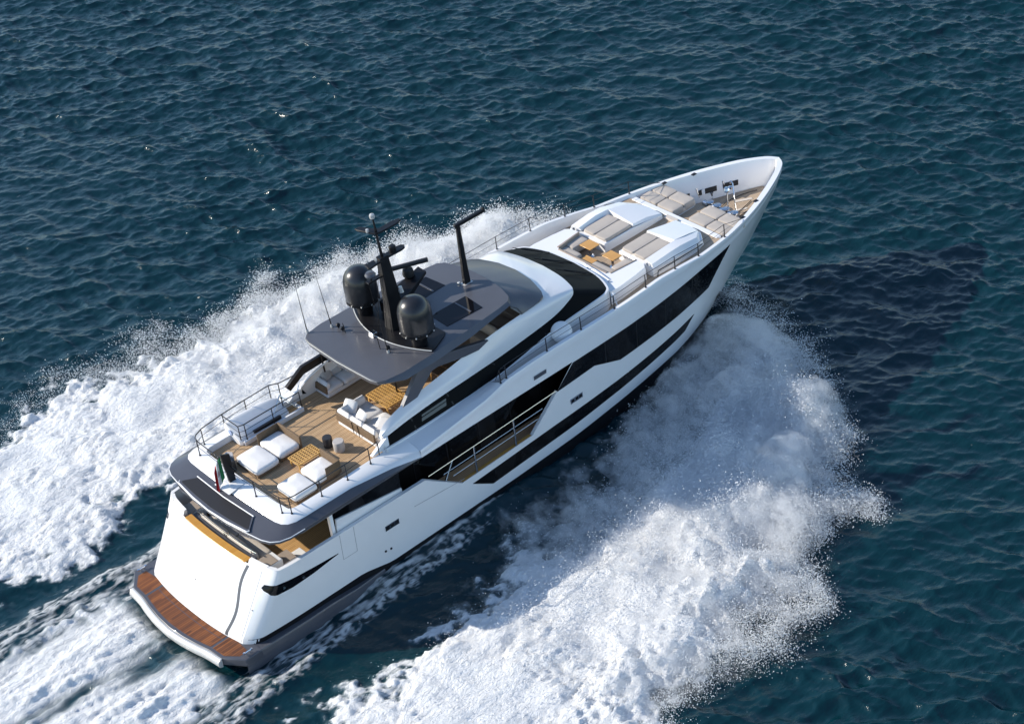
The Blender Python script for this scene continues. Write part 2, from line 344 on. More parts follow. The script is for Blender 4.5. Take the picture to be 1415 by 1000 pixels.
mb.tube([tpt(-2.86, z) for z in np.linspace(.8, 3.2, 14)], .008, 4); mb.tube([tpt(y, 2.72) for y in np.linspace(-2.86, -2.2, 8)], .008, 4)
mb.mirror(); part(mb, 'shut_line', LINE, HULL)
mb = MB(); mb.loft([[tpt(-2.22+.1*math.sin(z*3), z, .008) for z in np.linspace(.75, 3.15, 20)], [tpt(-2.08+.1*math.sin(z*3), z, .008) for z in np.linspace(.75, 3.15, 20)]])
part(mb, 'garage_seal', GREY, HULL)
mb = MB(); mb.lathe([(0,0),(.03,0),(.03,.02),(0,.02)], tpt(.3, 1.75), 10, (-1,0,0)); mb.lathe([(0,0),(.03,0),(.03,.02),(0,.02)], tpt(-2.95, 1.9), 10, (-1,0,0)); part(mb, 'transom_fitting', LINE, HULL)
# ---- swim platform
half = [(-1.98,0),(-1.94,-1.0),(-1.68,-2.17),(-1.69+.02,-2.98),(-1.04,-3.74),(-.4,-3.74),(-.2,-3.3),(.1,0)]
half = [(-1.95,0),(-1.9,-.8),(-1.78,-1.6),(-1.66,-2.2),(-1.58,-2.98),(-1.04,-3.74),(-.3,-3.74),(-.3,0)]
mb = MB(); mb.prism(half[:-1]+[(-.3,-.01)]+mir(half[1:-1])[::-1]+[] if False else half+mir(half[1:-1])[::-1], .38, .71)
PLAT = part(mb, 'swim_platform', GREY, bevel=.03)
edge = smooth_path([(-1.60,-2.98),(-1.68,-2.2),(-1.8,-1.6),(-1.92,-.8),(-1.97,0)], 5); edge = edge+mir(edge[:-1])[::-1]
mb = MB(); prof = [(0,.715),(-.07,.705),(-.14,.66),(-.19,.58),(-.2,.48),(-.15,.36),(-.02,.32)]
mb.loft([[(p[0]+d, p[1]*(1+.0*d), z) for p in edge] for d, z in prof], flip=True)
for e, f in ((edge[0],1),(edge[-1],0)):
    pts = [(e[0]+d, e[1], z) for d, z in prof]; mb.add(pts, [tuple(range(len(pts)))])
part(mb, 'edge_bumper', SILVER, PLAT, smooth=50)
mb = MB(); side = [(-1.48,-2.98),(-1.0,-3.52),(-.82,-3.52)]
c = [(-1.5,-2.24),(-1.46,-2.92),(-1.08,-3.38),(-.72,-3.38),(-.62,-2.24)]; mb.prism(c, .70, .716); mb.mirror(); part(mb, 'side_teak', TEAKP, PLAT, smooth=0)
def tx(y): return tpt(y, .72, 0)[0]
ya = np.linspace(-2.12, 2.12, 21); aft = [(-1.78+.28*(abs(y)/2.12)**1.9, y) for y in ya]; mid = [(tx(y)-.22, y) for y in ya]; fwd = [(tx(y)-.02, y) for y in ya]; mi2 = [(q[0]-.03, q[1]) for q in mid]
mb = MB(); mb.prism(aft+mi2[::-1], .70, .716); part(mb, 'centre_teak', TEAKP, PLAT, smooth=0)
mb = MB(); mb.prism(mid+fwd[::-1], .70, .716); part(mb, 'inner_teak', TEAKP, PLAT, smooth=0)
for sg in (1,-1):
    mb = MB(); y = sg*3.52
    mb.tube([(-.95,y,.83),(-.8,y,.85),(-.62,y,.83)], .028, 6); mb.tube([(-.86,y,.7),(-.86,y,.84)], .025, 6); mb.tube([(-.71,y,.7),(-.71,y,.84)], .025, 6)
    for q in (-.95,-.62): mb.lathe([(0,-.03),(.05,-.02),(.05,.03),(0,.04)], (q,y,.83), 8)
    part(mb, 'mooring_cleat', STEEL, PLAT)
mb = MB(); prof = [(-1.04,3.74),(-.3,3.74),(2,3.79),(4.2,3.76),(5.6,3.58)]     # grey spray ledge along the stern quarters
xs = np.linspace(-1.04, 5.6, 30); yo = np.interp(xs, [p[0] for p in prof], [p[1] for p in prof]); yi = np.interp(xs, [-1.04,.3,5.6], [3.0,3.3,3.4])
zt = np.interp(xs, [-1.04,3,5.6], [.705,.70,.52])
mb.loft([[(x,-a,z) for x,a,z in zip(xs,yi,zt)], [(x,-a,z) for x,a,z in zip(xs,yo-.04,zt)], [(x,-a,z-.06) for x,a,z in zip(xs,yo,zt)], [(x,-a+.1,-.5) for x,a in zip(xs,yo)]], flip=True)
mb.mirror(); part(mb, 'spray_ledge', GREY, HULL, smooth=50)
# ---- aft cockpit on the main deck
mb = MB(); mb.prism([(.7,-3.3),(4.9,-3.45),(4.9,3.45),(.7,3.3)], 2.1, 2.26); part(mb, 'cockpit_floor', TEAKM, smooth=0)
mb = MB(); fr = [(p[0]+.0, p[1]) for p in tr_top if abs(p[1]) <= 2.05]; mb.prism([(x-.02,y) for x,y in fr]+[(x+.30,y) for x,y in fr[::-1]], 3.12, 3.205); part(mb, 'transom_cap', TEAKC, bevel=.02)
mb = MB(); mb.prism([(x+.31,y) for x,y in fr]+[(x+.50,y) for x,y in fr[::-1]], 2.3, 3.1); part(mb, 'transom_gutter', GREY)
mb = MB(); mb.tube([(x+.52, y, 3.27) for x, y in fr], .022, 6)
for q in (2, len(fr)//2, len(fr)-3): mb.tube([(fr[q][0]+.52, fr[q][1], 2.3), (fr[q][0]+.52, fr[q][1], 3.27)], .018, 6)
part(mb, 'cockpit_rail', STEEL)
SOFA = MB().box((1.28,-1.8,2.26),(2.1,1.8,2.55)).build('cockpit_sofa', WHITE, YA, bevel=.03)
for y0, y1 in ((-1.8,0),(0,1.8)):
    part(cushion(MB(), (1.25,y0+.01,2.6),(1.5,y1-.01,3.13), .05, .02), 'back_cushion', CREAM, SOFA); part(cushion(MB(), (1.45,y0+.01,2.55),(2.1,y1-.01,2.78), .05, .02), 'seat_cushion', CREAM, SOFA)
mb = MB()
for k, (x0, h) in enumerate(((1.15,3.05),(1.75,2.75),(2.3,2.5))): mb.box((x0,-2.75,2.2),(x0+.75,-2.1,h))
mb.mirror(); ST = part(mb, 'quarter_steps', WHITE, bevel=.03)
mb = MB()
for k, (x0, h) in enumerate(((1.17,3.05),(1.93,2.75))):
    mb.box((x0,-2.73,h),(x0+.55,-2.12,h+.03))
mb.mirror(); part(mb, 'step_tread', TAN, ST)
# ---- main deck house (dark glass), side decks, wing screens
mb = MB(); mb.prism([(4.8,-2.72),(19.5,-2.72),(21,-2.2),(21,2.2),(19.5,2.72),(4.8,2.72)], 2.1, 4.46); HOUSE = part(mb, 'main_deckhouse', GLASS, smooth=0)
mb = MB()
for x in np.arange(5.0, 15, 1.63): mb.box((x,-2.735,2.3),(x+.05,-2.71,4.4))
mb.mirror(); part(mb, 'mullion', BLACK, HOUSE)
mb = MB(); mb.prism([(4.9,-3.5),(15.6,-3.5),(15.6,-2.7),(4.9,-2.7)], 2.0, 2.12); mb.mirror(); part(mb, 'side_deck', TEAKS, smooth=0)
mb = MB(); mb.xz([(3.98,3.0),(7.15,3.0),(7.12,3.44),(4.08,3.86)], -3.42, -3.3); mb.mirror(); WG = part(mb, 'wing_screen', WHITE, bevel=.015)
mb = MB(); mb.xz([(3.98,3.9),(7.12,3.46),(7.15,4.4),(4.9,4.4),(4.0,4.05)], -3.38, -3.3); mb.mirror(); part(mb, 'wing_glass', GLASS, WG)
mb = MB(); mb.box((3.82,-3.40,2.3),(3.97,-3.2,4.42)); mb.mirror(); part(mb, 'wing_post', WHITE, WG, bevel=.02)
# balcony rail in the bulwark cut-out
mb = MB(); zt = lambda x: 3.34+(x-8.2)*.022
mb.tube([(8.3,-3.56,3.33),(10,-3.57,zt(10)),(12,-3.57,zt(12)),(14.93,-3.57,3.5)], .021, 8)
mb.mirror(); BAL = part(mb, 'balcony_rail', STEEL)
mb = MB()
for dz in (.38,.72):
    xa = 8.3+dz*1.3+.2; mb.tube([(xa,-3.56,zt(xa)-dz),(14.2-(dz-.3)*.9,-3.56,zt(14.2)-dz)], .011, 6)
mb.mirror(); part(mb, 'wire', STEEL, BAL)
mb = MB()
for x, xt in ((10.55,10.58),(12.6,12.63),(9.05,9.5)):
    zb = 2.15 if x > 9.5 else 2.62; mb.add([(x-.04,-3.59,zb),(x+.04,-3.59,zb),(x+.04,-3.5,zb),(x-.04,-3.5,zb),(xt-.03,-3.59,zt(xt)),(xt+.03,-3.59,zt(xt)),(xt+.03,-3.54,zt(xt)),(xt-.03,-3.54,zt(xt))], [(0,1,5,4),(1,2,6,5),(2,3,7,6),(3,0,4,7),(4,5,6,7)])
mb.mirror(); part(mb, 'post', STEEL, BAL, bevel=.01)
mb = MB(); mb.loft([[tuple(p) for p in np.stack([np.linspace(9.8,13.4,12), -hy(np.linspace(9.8,13.4,12), 2.15)+.01, np.linspace(2.125,2.22,12)], -1)], [tuple(p) for p in np.stack([np.linspace(9.8,13.4,12), -hy(np.linspace(9.8,13.4,12), 2.15)+.16, np.linspace(2.125,2.22,12)], -1)]], flip=True); mb.mirror(); part(mb, 'sill', TEAKC, BAL)
# ---- fly deck overhang, coaming, floor
H_top = [(8.1,-3.652,4.41),(6.8,-3.652,4.5),(5,-3.65,4.57),(2.6,-3.65,4.56),(1.95,-3.63,4.56),(1.55,-3.5,4.56),(1.3,-3.26,4.56),(1.16,-2.9,4.56),(1.04,-2.18,4.57),(.9,-1.1,4.57),(.86,0,4.57)]
H_D = [(8.1,-3.654,4.43),(6.8,-3.54,4.64),(5,-3.36,4.74),(2.95,-3.34,4.74),(2.5,-3.32,4.74),(2.2,-3.2,4.74),(2.04,-3.0,4.74),(1.97,-2.7,4.74),(1.95,-2.18,4.74),(1.92,-1.1,4.74),(1.9,0,4.74)]
H_C = [(8.1,-3.60,4.71),(6.8,-3.3,4.82),(5,-3.1,4.86),(3.0,-3.06,4.86),(2.72,-3.02,4.86),(2.52,-2.92,4.86),(2.42,-2.78,4.86),(2.37,-2.55,4.86),(2.34,-2.18,4.86),(2.32,-1.1,4.86),(2.3,0,4.86)]
H_I = [(8.1,-2.72,4.9),(6.8,-2.75,4.89),(5,-2.78,4.87),(3.1,-2.76,4.87),(2.9,-2.75,4.87),(2.76,-2.7,4.87),(2.68,-2.62,4.87),(2.66,-2.45,4.87),(2.65,-2.18,4.87),(2.63,-1.1,4.87),(2.62,0,4.87)]
T, D_, C_, I_ = sym(H_top), sym(H_D), sym(H_C), sym(H_I)
mb = MB(); mb.loft([[(p[0], p[1]*.985, 4.38) for p in T], [(p[0]+.02, p[1], min(4.45,p[2]-.02)) for p in T], [(p[0],p[1],p[2]-.01) for p in T], [(p[0]+.03 if p[0] < 3 else p[0],p[1]*(.992 if p[0] < 6 else 1),p[2]) for p in T], D_])
mb.prism([(8.1,-3.6),(2.5,-3.6),(1.3,-3.2),(.95,-2),(.92,0),(.95,2),(1.3,3.2),(2.5,3.6),(8.1,3.6)], 4.36, 4.42)
OVER = part(mb, 'deck_overhang', GREY, smooth=40)
mb = MB(); mb.tube([(p[0]-.01,p[1]*1.001,p[2]-.03) for p in T[3:-3]], .02, 6); part(mb, 'overhang_edge', WHITE, OVER)
mb = MB(); zsk = lambda x, y: 4.575+(x-.95)*.168
mb.prism([(.84,0),(.9,-1.1),(1.03,-2.2),(1.12,-2.26),(1.66,-1.82),(1.60,0)]+[(1.66,1.82),(1.12,2.26),(1.03,2.2),(.9,1.1)], lambda x,y: zsk(x,y)-.1, lambda x,y: zsk(x,y)+.035); SKY_ = part(mb, 'skylight', GREY, OVER, bevel=.01)
for e_ in ([(1.12,2.26),(1.03,2.2),(.9,1.1),(.84,0),(.9,-1.1),(1.03,-2.2),(1.12,-2.26)], [(1.66,1.82),(1.60,0),(1.66,-1.82)]):
    part(MB().tube([(x,y,zsk(x,y)+.03) for x,y in e_], .026, 6), 'skylight_edge', WHITE, OVER)
mb = MB(); mb.prism([(.97,0),(1.02,-1.1),(1.11,-2.1),(1.17,-2.14),(1.61,-1.75),(1.56,0)]+[(1.61,1.75),(1.17,2.14),(1.11,2.1),(1.02,1.1)], lambda x,y: zsk(x,y), lambda x,y: zsk(x,y)+.042)
mb.build('skylight_opening', material('dark_recess', (.016,.013,.012), .45), OVER)
mb = MB(); mb.loft([D_, [(p[0]+.02,p[1]*.995,p[2]+.02) for p in D_], C_, I_, [(p[0]+.02,p[1]*.995,4.5) for p in I_]]); part(mb, 'aft_coaming', WHITE, smooth=60)
mb = MB(); mb.prism([(2.6,-2.77),(12.3,-2.8),(15,-2.5),(15,2.5),(12.3,2.8),(2.6,2.77)], 4.5, 4.6); part(mb, 'fly_floor', TEAKF, smooth=0)
# ---- white side band from the fly deck forward to the stem
xb = np.unique(np.r_[np.linspace(8.1, 26, 60), np.linspace(26.2, 31.4, 40), 12.35, 12.45])
SB = np.r_[xb, [31.5,31.58,31.65,31.71,31.75,31.78,31.8]]
zc = np.interp(SB, [8.1,9,10,11.5,12.6,14,21,22.5,23.7,25.4,27,28.3,30.4,31.8], [4.72,4.82,4.93,5.12,5.42,5.5,5.5,5.3,5.1,5.0,4.95,4.92,4.86,4.76])
def band(z, dy=0, ds=0):
    z = np.broadcast_to(z, SB.shape); x = hx(SB, z); y = hy_s(SB, z); return [(a,-max(b-dy,0),c) for a,b,c in zip(x,y,z)]
z0 = np.full(SB.shape, 4.40)
rows = [band(z0), band(z0+(zc-z0)*.3), band(z0+(zc-z0)*.34, .012), band(z0+(zc-z0)*.7), band(zc-.04), band(zc, .03)]
inn = [(p[0]-(.22*float(np.clip((p[0]-31)/.8,0,1))**2), min(p[1]+.15, 0) if p[0] < 25.5 else p[1]+min(.15+(p[0]-25.5)*.035,.27)*min(1, abs(p[1])/.5), p[2]+.0) for p in band(zc, .03)]
rows.append(inn)
flo = np.interp(SB, [8.1,12.35,12.45,25.4,25.5,27.1,27.2,31.8], [4.9,5.05,4.85,4.85,4.5,4.5,3.62,3.62])
low = []
for i, p in enumerate(inn):
    if SB[i] < 12.4: low.append((p[0], -2.72, flo[i]))
    else:
        s = SB[i]; x = float(hx(s, flo[i])); y = float(hy_s(np.array([s]), flo[i])[0]); k = min(1, y/.3); low.append((min(p[0], x-.12), -max(y-.2*k-.02, 0), flo[i]))
rows.append(low)
mb = MB(); mb.loft(rows); mb.mirror(True); part(mb, 'upper_bulwark', WHITE, smooth=40)
mb = MB(); xs = np.linspace(13.85, 14.5, 6); 
mb.loft([[tuple(p) for p in surf(xs, np.full(6,4.66), .012)], [tuple(p) for p in surf(xs+.02, np.full(6,4.84), .012)]]); mb.mirror(); part(mb, 'side_vent', GREY)
for sg in (-1, 1):
    for i, x in enumerate((26.95, 28.4)):
        mb = MB(); j = int(np.argmin(abs(SB-x))); p = inn[j]; q = rows[-4][j]
        mb.box((p[0]-.11,sg*abs(p[1])-.09,zc[j]-.02),(p[0]+.11,sg*abs(p[1])+.07,zc[j]+.012)); part(mb, 'gunwale_fairlead', BLACK, bevel=.008)
mb = MB(); pts = [p for i, p in enumerate(low) if 12.4 < SB[i] < 25.45]; mb.prism([(x,y+.02) for x,y,z in pts]+[(x,-y-.02) for x,y,z in pts[::-1]], 4.8, 4.9); part(mb, 'foredeck_floor', TEAKB, smooth=0)
mb = MB(); pts = [p for i, p in enumerate(low) if 27.0 < SB[i] < 31.7]; mb.prism([(x-.02,y+.01) for x,y,z in pts if x < 30.9]+[(x-.02,-y-.01) for x,y,z in pts[::-1] if x < 30.9], 3.6, 3.7); part(mb, 'bow_floor', TEAKB, smooth=0)
# ---- fly superstructure: glass, brow, coaming
G0 = [(7.0,-2.74,4.94),(8.5,-2.78,4.95),(10,-2.8,4.98),(12.4,-2.8,5.06),(14,-2.79,5.26),(16,-2.77,5.58),(18.3,-2.72,5.70),(18.85,-2.6,5.69),(19.15,-2.3,5.67),(19.45,-1.4,5.66),(19.55,0,5.66)]
G1 = [(7.25,-2.62,5.38),(8.5,-2.6,5.53),(10,-2.58,5.63),(12.0,-2.56,5.70),(13.6,-2.53,5.76),(16,-2.5,5.98),(17.05,-2.46,6.28),(17.42,-2.32,6.40),(17.62,-1.95,6.40),(17.84,-1.1,6.37),(17.93,0,6.36)]
G2 = [(7.2,-2.46,5.40),(7.6,-2.36,5.70),(8.6,-2.30,5.98),(9.6,-2.30,6.10),(10.7,-2.29,6.25),(12.8,-2.27,6.55),(13.85,-2.26,6.64),(14.9,-2.26,6.70),(15.6,-2.27,6.72),(15.95,-2.2,6.75),(16.15,-1.95,6.78),(16.42,-1.0,6.84),(16.5,0,6.86)]
def dense(k, n=8): return smooth_path(k, n)
g0, g1, g2 = [sym(dense(k)[:-1]+[k[-1]]) for k in (G0, G1, G2)]
mid = [((a[0]+b[0])/2+.0, (a[1]+b[1])/2*1.02, (a[2]+b[2])/2+.085) for a, b in zip(g1, g2)]
q1 = [((a[0]*.78+b[0]*.22), (a[1]*.78+b[1]*.22)*1.015, (a[2]*.78+b[2]*.22)+.065) for a, b in zip(g1, g2)]
g1l = [(p[0]+.01, p[1]*1.004, p[2]-.09) for p in g1]
g1u = [(p[0]*.999, p[1]*.97, p[2]-.10) for p in g1]
low_in = [(min(p[0], 15.6), math.copysign(min(2.72, abs(p[1])*1.25), p[1]), 4.55) for p in g2]
mb = MB(); mb.loft([g1u, g1l, g1, q1, mid, g2]); mb.loft([g2, [(p[0]-.01, p[1]*.985, p[2]-.05) for p in g2], [(p[0]-.02, p[1]*1.015, p[2]-.14) for p in g2], [(p[0]-.02, p[1]*1.0 if p[0] > 14.5 else math.copysign(2.48, p[1]), 5.9 if p[0] > 14.5 else min(5.36, p[2]-.15)) for p in g2], low_in])
for k in (0, -1):
    mb.add([g1u[k], g1[k], mid[k], g2[k], low_in[k], (7.1, low_in[k][1]*1.1, 4.9)], [(0,1,2,3,4,5)])
SUP = part(mb, 'fly_brow', WHITE, smooth=45)
mb = MB(); gg = [(p[0]-.02, p[1]*.985, p[2]-.08) for p in g1]
mb.loft([g0, [((a[0]+b[0])/2, (a[1]+b[1])/2*1.005, (a[2]+b[2])/2+.015) for a, b in zip(g0, gg)], gg])
for k in (0,-1): mb.add([g0[k], gg[k], (g0[k][0]+.4, g0[k][1]*.9, g0[k][2]), ], [(0,1,2)])
SG = part(mb, 'wheelhouse_glass', SCREEN, SUP, smooth=40)
mb = MB()
for x in (8.6, 10.6, 13.2, 15.6):
    i = int(np.argmin([abs(p[0]-x)+(9 if p[1] > 0 else 0) for p in g0])); a, b = g0[i], gg[i]
    mb.loft([[(a[0]-.03,a[1]-.012,a[2]),(a[0]+.03,a[1]-.012,a[2])],[(b[0]-.03,b[1]-.014,b[2]),(b[0]+.03,b[1]-.014,b[2])]], flip=True)
mb.mirror(); part(mb, 'glazing_joint', BLACK, SG)
mb = MB()
i0 = int(np.argmin([abs(p[0]-9.05)+(9 if p[1] > 0 else 0) for p in g0])); i1 = int(np.argmin([abs(p[0]-10.35)+(9 if p[1] > 0 else 0) for p in g0]))
mb.loft([[((a[0]*.7+b[0]*.3), (a[1]*.7+b[1]*.3)-.02, a[2]*.7+b[2]*.3) for a, b in zip(g0[i0:i1+1], gg[i0:i1+1])], [((a[0]*.3+b[0]*.7)+.12, (a[1]*.3+b[1]*.7)-.02, a[2]*.3+b[2]*.7) for a, b in zip(g0[i0:i1+1], gg[i0:i1+1])]], flip=True)
mb.mirror(); part(mb, 'side_pane', SMOKEW, SG)
mb = MB()
for y in (-1.3, 0, 1.3):
    mb.tube([(19.45-abs(y)*.05,y,5.72),(18.9,y+.25,5.98),(18.35,y+.55,6.24)], .02, 5); mb.tube([(18.95,y-.1,5.98),(18.1,y+.75,6.32)], .016, 5)
part(mb, 'wiper', BLACK, SG)
mb = MB()   # white house side below the glass, with the moulded windscreen sill
ins0 = [(p[0], p[1], p[2]) for p in g0]
dn = [(p[0], p[1]*1.01, 4.5) for p in g0]
mb.loft([[(p[0]-.02, p[1]*.99, p[2]+.01) for p in ins0], [(p[0]+.05 if p[0] > 18.5 else p[0], p[1]*1.02, p[2]-.0) for p in ins0], [(p[0]+(.06 if p[0] > 18.5 else 0), p[1]*1.025, p[2]-.07) for p in ins0], [(p[0]+(.06 if p[0] > 18.5 else 0), p[1]*1.02, 4.5) for p in ins0]], flip=True)
part(mb, 'house_side', WHITE, SUP, smooth=45)
mb = MB(); cut = lambda g: [p for p in g if 7.2 <= p[0] <= 12.7 and p[1] < 0]
a = [p for p in g0 if p[0] <= 12.5 and p[1] < 0]
mb.loft([[(p[0], -2.55, p[2]-.02) for p in a], [(p[0], -3.0, p[2]-.06) for p in a], [(p[0], -3.5, 4.6) for p in a]], flip=False)
mb.mirror()
def fin(x0, x1): pass
mb2 = MB(); mb2.xz([(6.55,4.9),(7.4,5.38),(7.4,4.9)], -2.74, -2.56); mb2.mirror(); part(mb2, 'coaming_fin', WHITE, SUP, bevel=.02)
mb = MB(); mb.xz([(6.58,5.67),(6.73,5.44),(7.47,5.84),(8.37,5.86),(10.2,5.9),(10.2,6.2),(8.45,6.21),(7.45,6.19)], 2.46, 2.6); part(mb, 'side_screen', BLACK, SUP)
# fly windscreen of charcoal panels between hardtop and brow
A = [(14.35,-2.2,7.25),(14.55,-1.9,7.4),(14.72,-1.3,7.46),(14.8,-.7,7.48),(14.82,0,7.48)]
B = [(14.8,-2.31,6.72),(15.6,-2.31,6.77),(15.97,-2.23,6.80),(16.17,-1.98,6.83),(16.45,-1.0,6.89),(16.53,0,6.91)]
a, b = sym(resamp(A, 12)), sym(resamp(B, 12))
mb = MB(); mb.loft([a, [((p[0]+q[0])/2+.06, (p[1]+q[1])/2, (p[2]+q[2])/2+.05) for p, q in zip(a, b)], b], flip=True); mb.loft([a, [(p[0]-.02,p[1],p[2]-.05) for p in a], [(p[0]-.03,p[1]*.99,p[2]-.05) for p in b], b]); part(mb, 'fly_windscreen', GREYR, SUP, smooth=50)
# ---- hardtop
HT = [(7.58,0),(7.62,-1.1),(7.66,-1.9),(7.74,-2.2),(7.98,-2.42),(8.7,-2.54),(10.1,-2.52),(12,-2.40),(13.7,-2.25),(14.3,-2.15),(14.55,-1.9),(14.72,-1.3),(14.8,-.7),(14.82,0)]
hp = HT+mir(HT[1:-1])[::-1]
def zcam(x, y): return 7.5+.03*(1-(y/2.5)**2)
n = len(hp); cx = 11.2
def scl(k, dx=0): return [((p[0]-cx)*(1+(k if abs(p[0]-cx) > 3 else k)/4)+cx, p[1]*(1+k/2.5)) for p in hp]
o1 = scl(.0); o2 = [(p[0]+(-.0 if p[0] > 11 else -.02), p[1]*1.012) for p in hp]; o3 = [(p[0], p[1]*(1.07 if 8.2 < p[0] < 14.4 else 1.02)) for p in hp]; o4 = [(p[0], p[1]*.97) for p in hp]
mb = MB()
mb.loft([[(11.2+(x-11.2)*.6, y*.6, zcam(x,y*.6)+.012) for x,y in o1], [(x,y,zcam(x,y)) for x,y in o1], [(x,y,zcam(x,y)-.035) for x,y in o2], [(x,y,(7.26 if 8.4 < x < 13.6 else 7.38)) for x,y in o3], [(x,y,7.29) for x,y in o4]], True, flip=True)
mb.add([(11.2+(x-11.2)*.6, y*.6, zcam(x,y*.6)+.012) for x,y in o1], [tuple(range(n))[::-1]]); mb.add([(x,y,7.29) for x,y in o4], [tuple(range(n))])
HTOP = part(mb, 'hardtop', GREYR, smooth=28)
mb = MB(); mb.tube([(x-.01,y*1.004,7.46) for x,y in [(7.98,-2.42),(7.74,-2.2),(7.66,-1.9),(7.62,-1.1),(7.58,0),(7.62,1.1),(7.66,1.9),(7.74,2.2),(7.98,2.42)]], .018, 6); part(mb, 'edge_trim', SILVER, HTOP)
for sg in (-1, 1):
    mb = MB(); mb.prism([(11.72,sg*.62),(12.1,sg*.55),(13.48,sg*.60),(13.38,sg*1.72),(11.68,sg*1.62)], 7.5, 7.545); sk = part(mb, 'hardtop_skylight', SMOKE, HTOP, bevel=.006)
    mb = MB(); mb.box((12.86,min(sg*.66,sg*1.6),7.544),(12.93,max(sg*.66,sg*1.6),7.556)); part(mb, 'skylight_bar', GREY, sk)
    mb = MB(); ya, yb = (-2.40,-2.2) if sg < 0 else (2.2,2.40)
    mb.xz([(8.52,5.9),(9.25,5.96),(10.1,6.70),(10.42,6.72),(11.72,6.44),(12.4,6.36),(12.95,6.52),(11.8,6.84),(10.5,7.18),(10.2,7.33),(9.72,7.33)], ya, yb); part(mb, 'support_arch', GREY, HTOP, bevel=.02)
mb = MB(); ya = np.linspace(-2.42, 2.42, 31)
arc = [(9.52+.125*y*y, y) for y in ya]; fw_ = [(11.35+.0*y-(.9 if abs(y) > 2 else .0)*(abs(y)-2)/.42, y*.98) for y in ya]
mb.prism(arc+fw_[::-1], 7.5, 7.575); PLN = part(mb, 'mast_plinth', BLACK, HTOP)
mb = MB(); mb.tube([(x-.015, y, 7.565) for x, y in arc], .022, 6); part(mb, 'plinth_trim', SILVER, PLN)
mb = MB(); mb.tube([(9.7,-.4,4.6),(9.62,-.4,7.35)], .035, 8); mb.tube([(8.35,2.35,5.5),(8.3,2.38,7.35)], .035, 8); part(mb, 'hardtop_post', BLACK, HTOP)
# ---- mast with domes and radar
mb = MB(); mb.loft([[(10.12,-.26,7.55),(10.95,-.26,7.55),(10.95,.26,7.55),(10.12,.26,7.55)], [(10.2,-.2,8.6),(10.8,-.2,8.6),(10.8,.2,8.6),(10.2,.2,8.6)], [(10.22,-.13,10.75),(10.62,-.13,10.75),(10.62,.13,10.75),(10.22,.13,10.75)]], True, flip=False); mb.add(mb.v[-4:], [(0,1,2,3)])
MAST = part(mb, 'mast', BLACK, bevel=.02)
mb = MB(); mb.tube([(10.42,0,10.7),(10.34,0,11.9)], .06, 8, .045); mb.tube([(10.36,0,11.86),(10.32,0,12.45)], .05, 8, .03); part(mb, 'topmast', BLACK, MAST)
mb = MB(); mb.prism([(9.62,-.14),(9.7,-.2),(10.4,-.12),(11.25,-.17),(11.42,-.12),(11.5,0),(11.42,.12),(11.25,.17),(10.4,.12),(9.7,.2)], lambda x,y: 10.60+(x-10.4)*.02, lambda x,y: 10.68+(x-10.4)*.02); mb.lathe([(.001,0),(.14,0),(.14,.22),(.11,.26),(.001,.26)], (10.95,.02,10.68), 14); part(mb, 'lower_spreader', BLACK, MAST, bevel=.015)
mb = MB(); mb.prism([(10.25,-.1),(10.5,-.14),(11.2,-.16),(11.5,-.08),(11.5,.06),(11.2,.14),(10.6,.12),(10.45,.3),(10.2,.8),(10.0,.85),(9.98,.7),(10.15,.2)], 11.78, 11.85); part(mb, 'upper_spreader', BLACK, MAST, bevel=.015)
mb = MB(); mb.lathe([(.001,0),(.09,.02),(.11,.1),(.09,.19),(.001,.23)], (10.31,0,12.44), 14); mb.lathe([(.001,0),(.06,0),(.06,.12),(.001,.14)], (10.15,.25,11.84), 10); part(mb, 'masthead_lamp', SILVER, MAST)
mb = MB(); mb.prism([(9.55,-.1),(10.3,-.1),(10.3,.1),(9.55,.1)], 9.95, 10.02); mb.tube([(9.75,0,10.02),(9.75,0,10.2)], .03, 6); part(mb, 'bracket', BLACK, MAST)
mb = MB(); mb.lathe([(.001,0),(.2,0),(.22,.06),(.17,.14),(.001,.17)], (9.75,0,10.2), 16); part(mb, 'gps_antenna', GREY, MAST)
mb = MB()
for x, y, z in ((9.8,.1,10.66),(10.05,-.1,10.66),(10.75,-.14,8.9)): mb.tube([(x,y,z),(x,y,z+.22)], .012, 5); mb.lathe([(.001,0),(.05,0),(.05,.07),(.001,.07)], (x,y,z+.1), 8)
mb.lathe([(.001,0),(.07,.0),(.09,.25),(.001,.25)], (10.82,-.22,9.25), 10, (0,-.2,-1)); part(mb, 'mast_lamp', SILVER, MAST)
for sg in (1, -1):
    c = (10.28, sg*1.66, 0); mb = MB()
    mb.lathe([(.001,9.68),(.14,9.665),(.28,9.62),(.41,9.54),(.52,9.42),(.60,9.27),(.645,9.08),(.66,8.88),(.66,8.42),(.655,8.24),(.62,8.2),(.001,8.2)][::-1], c, 40); D = part(mb, 'radome', material('radome_black' if sg > 0 else 'radome_black_b', (.016,.016,.018), .3, var=.15, vscale=2, coat=.25), smooth=50)
    mb = MB(); mb.lathe([(.001,8.24),(.67,8.24),(.675,8.19),(.63,8.14),(.52,8.1),(.34,7.98),(.3,7.57),(.001,7.57)][::-1], c, 32); part(mb, 'dome_base', BLACK, D, smooth=40)
    mb = MB()
    for k in range(10):
        a = 2*math.pi*k/10+.2; mb.box((c[0]+.66*math.cos(a)-.025,c[1]+.66*math.sin(a)-.025,8.2),(c[0]+.66*math.cos(a)+.025,c[1]+.66*math.sin(a)+.025,8.25))
    part(mb, 'base_bolt', SILVER, D)
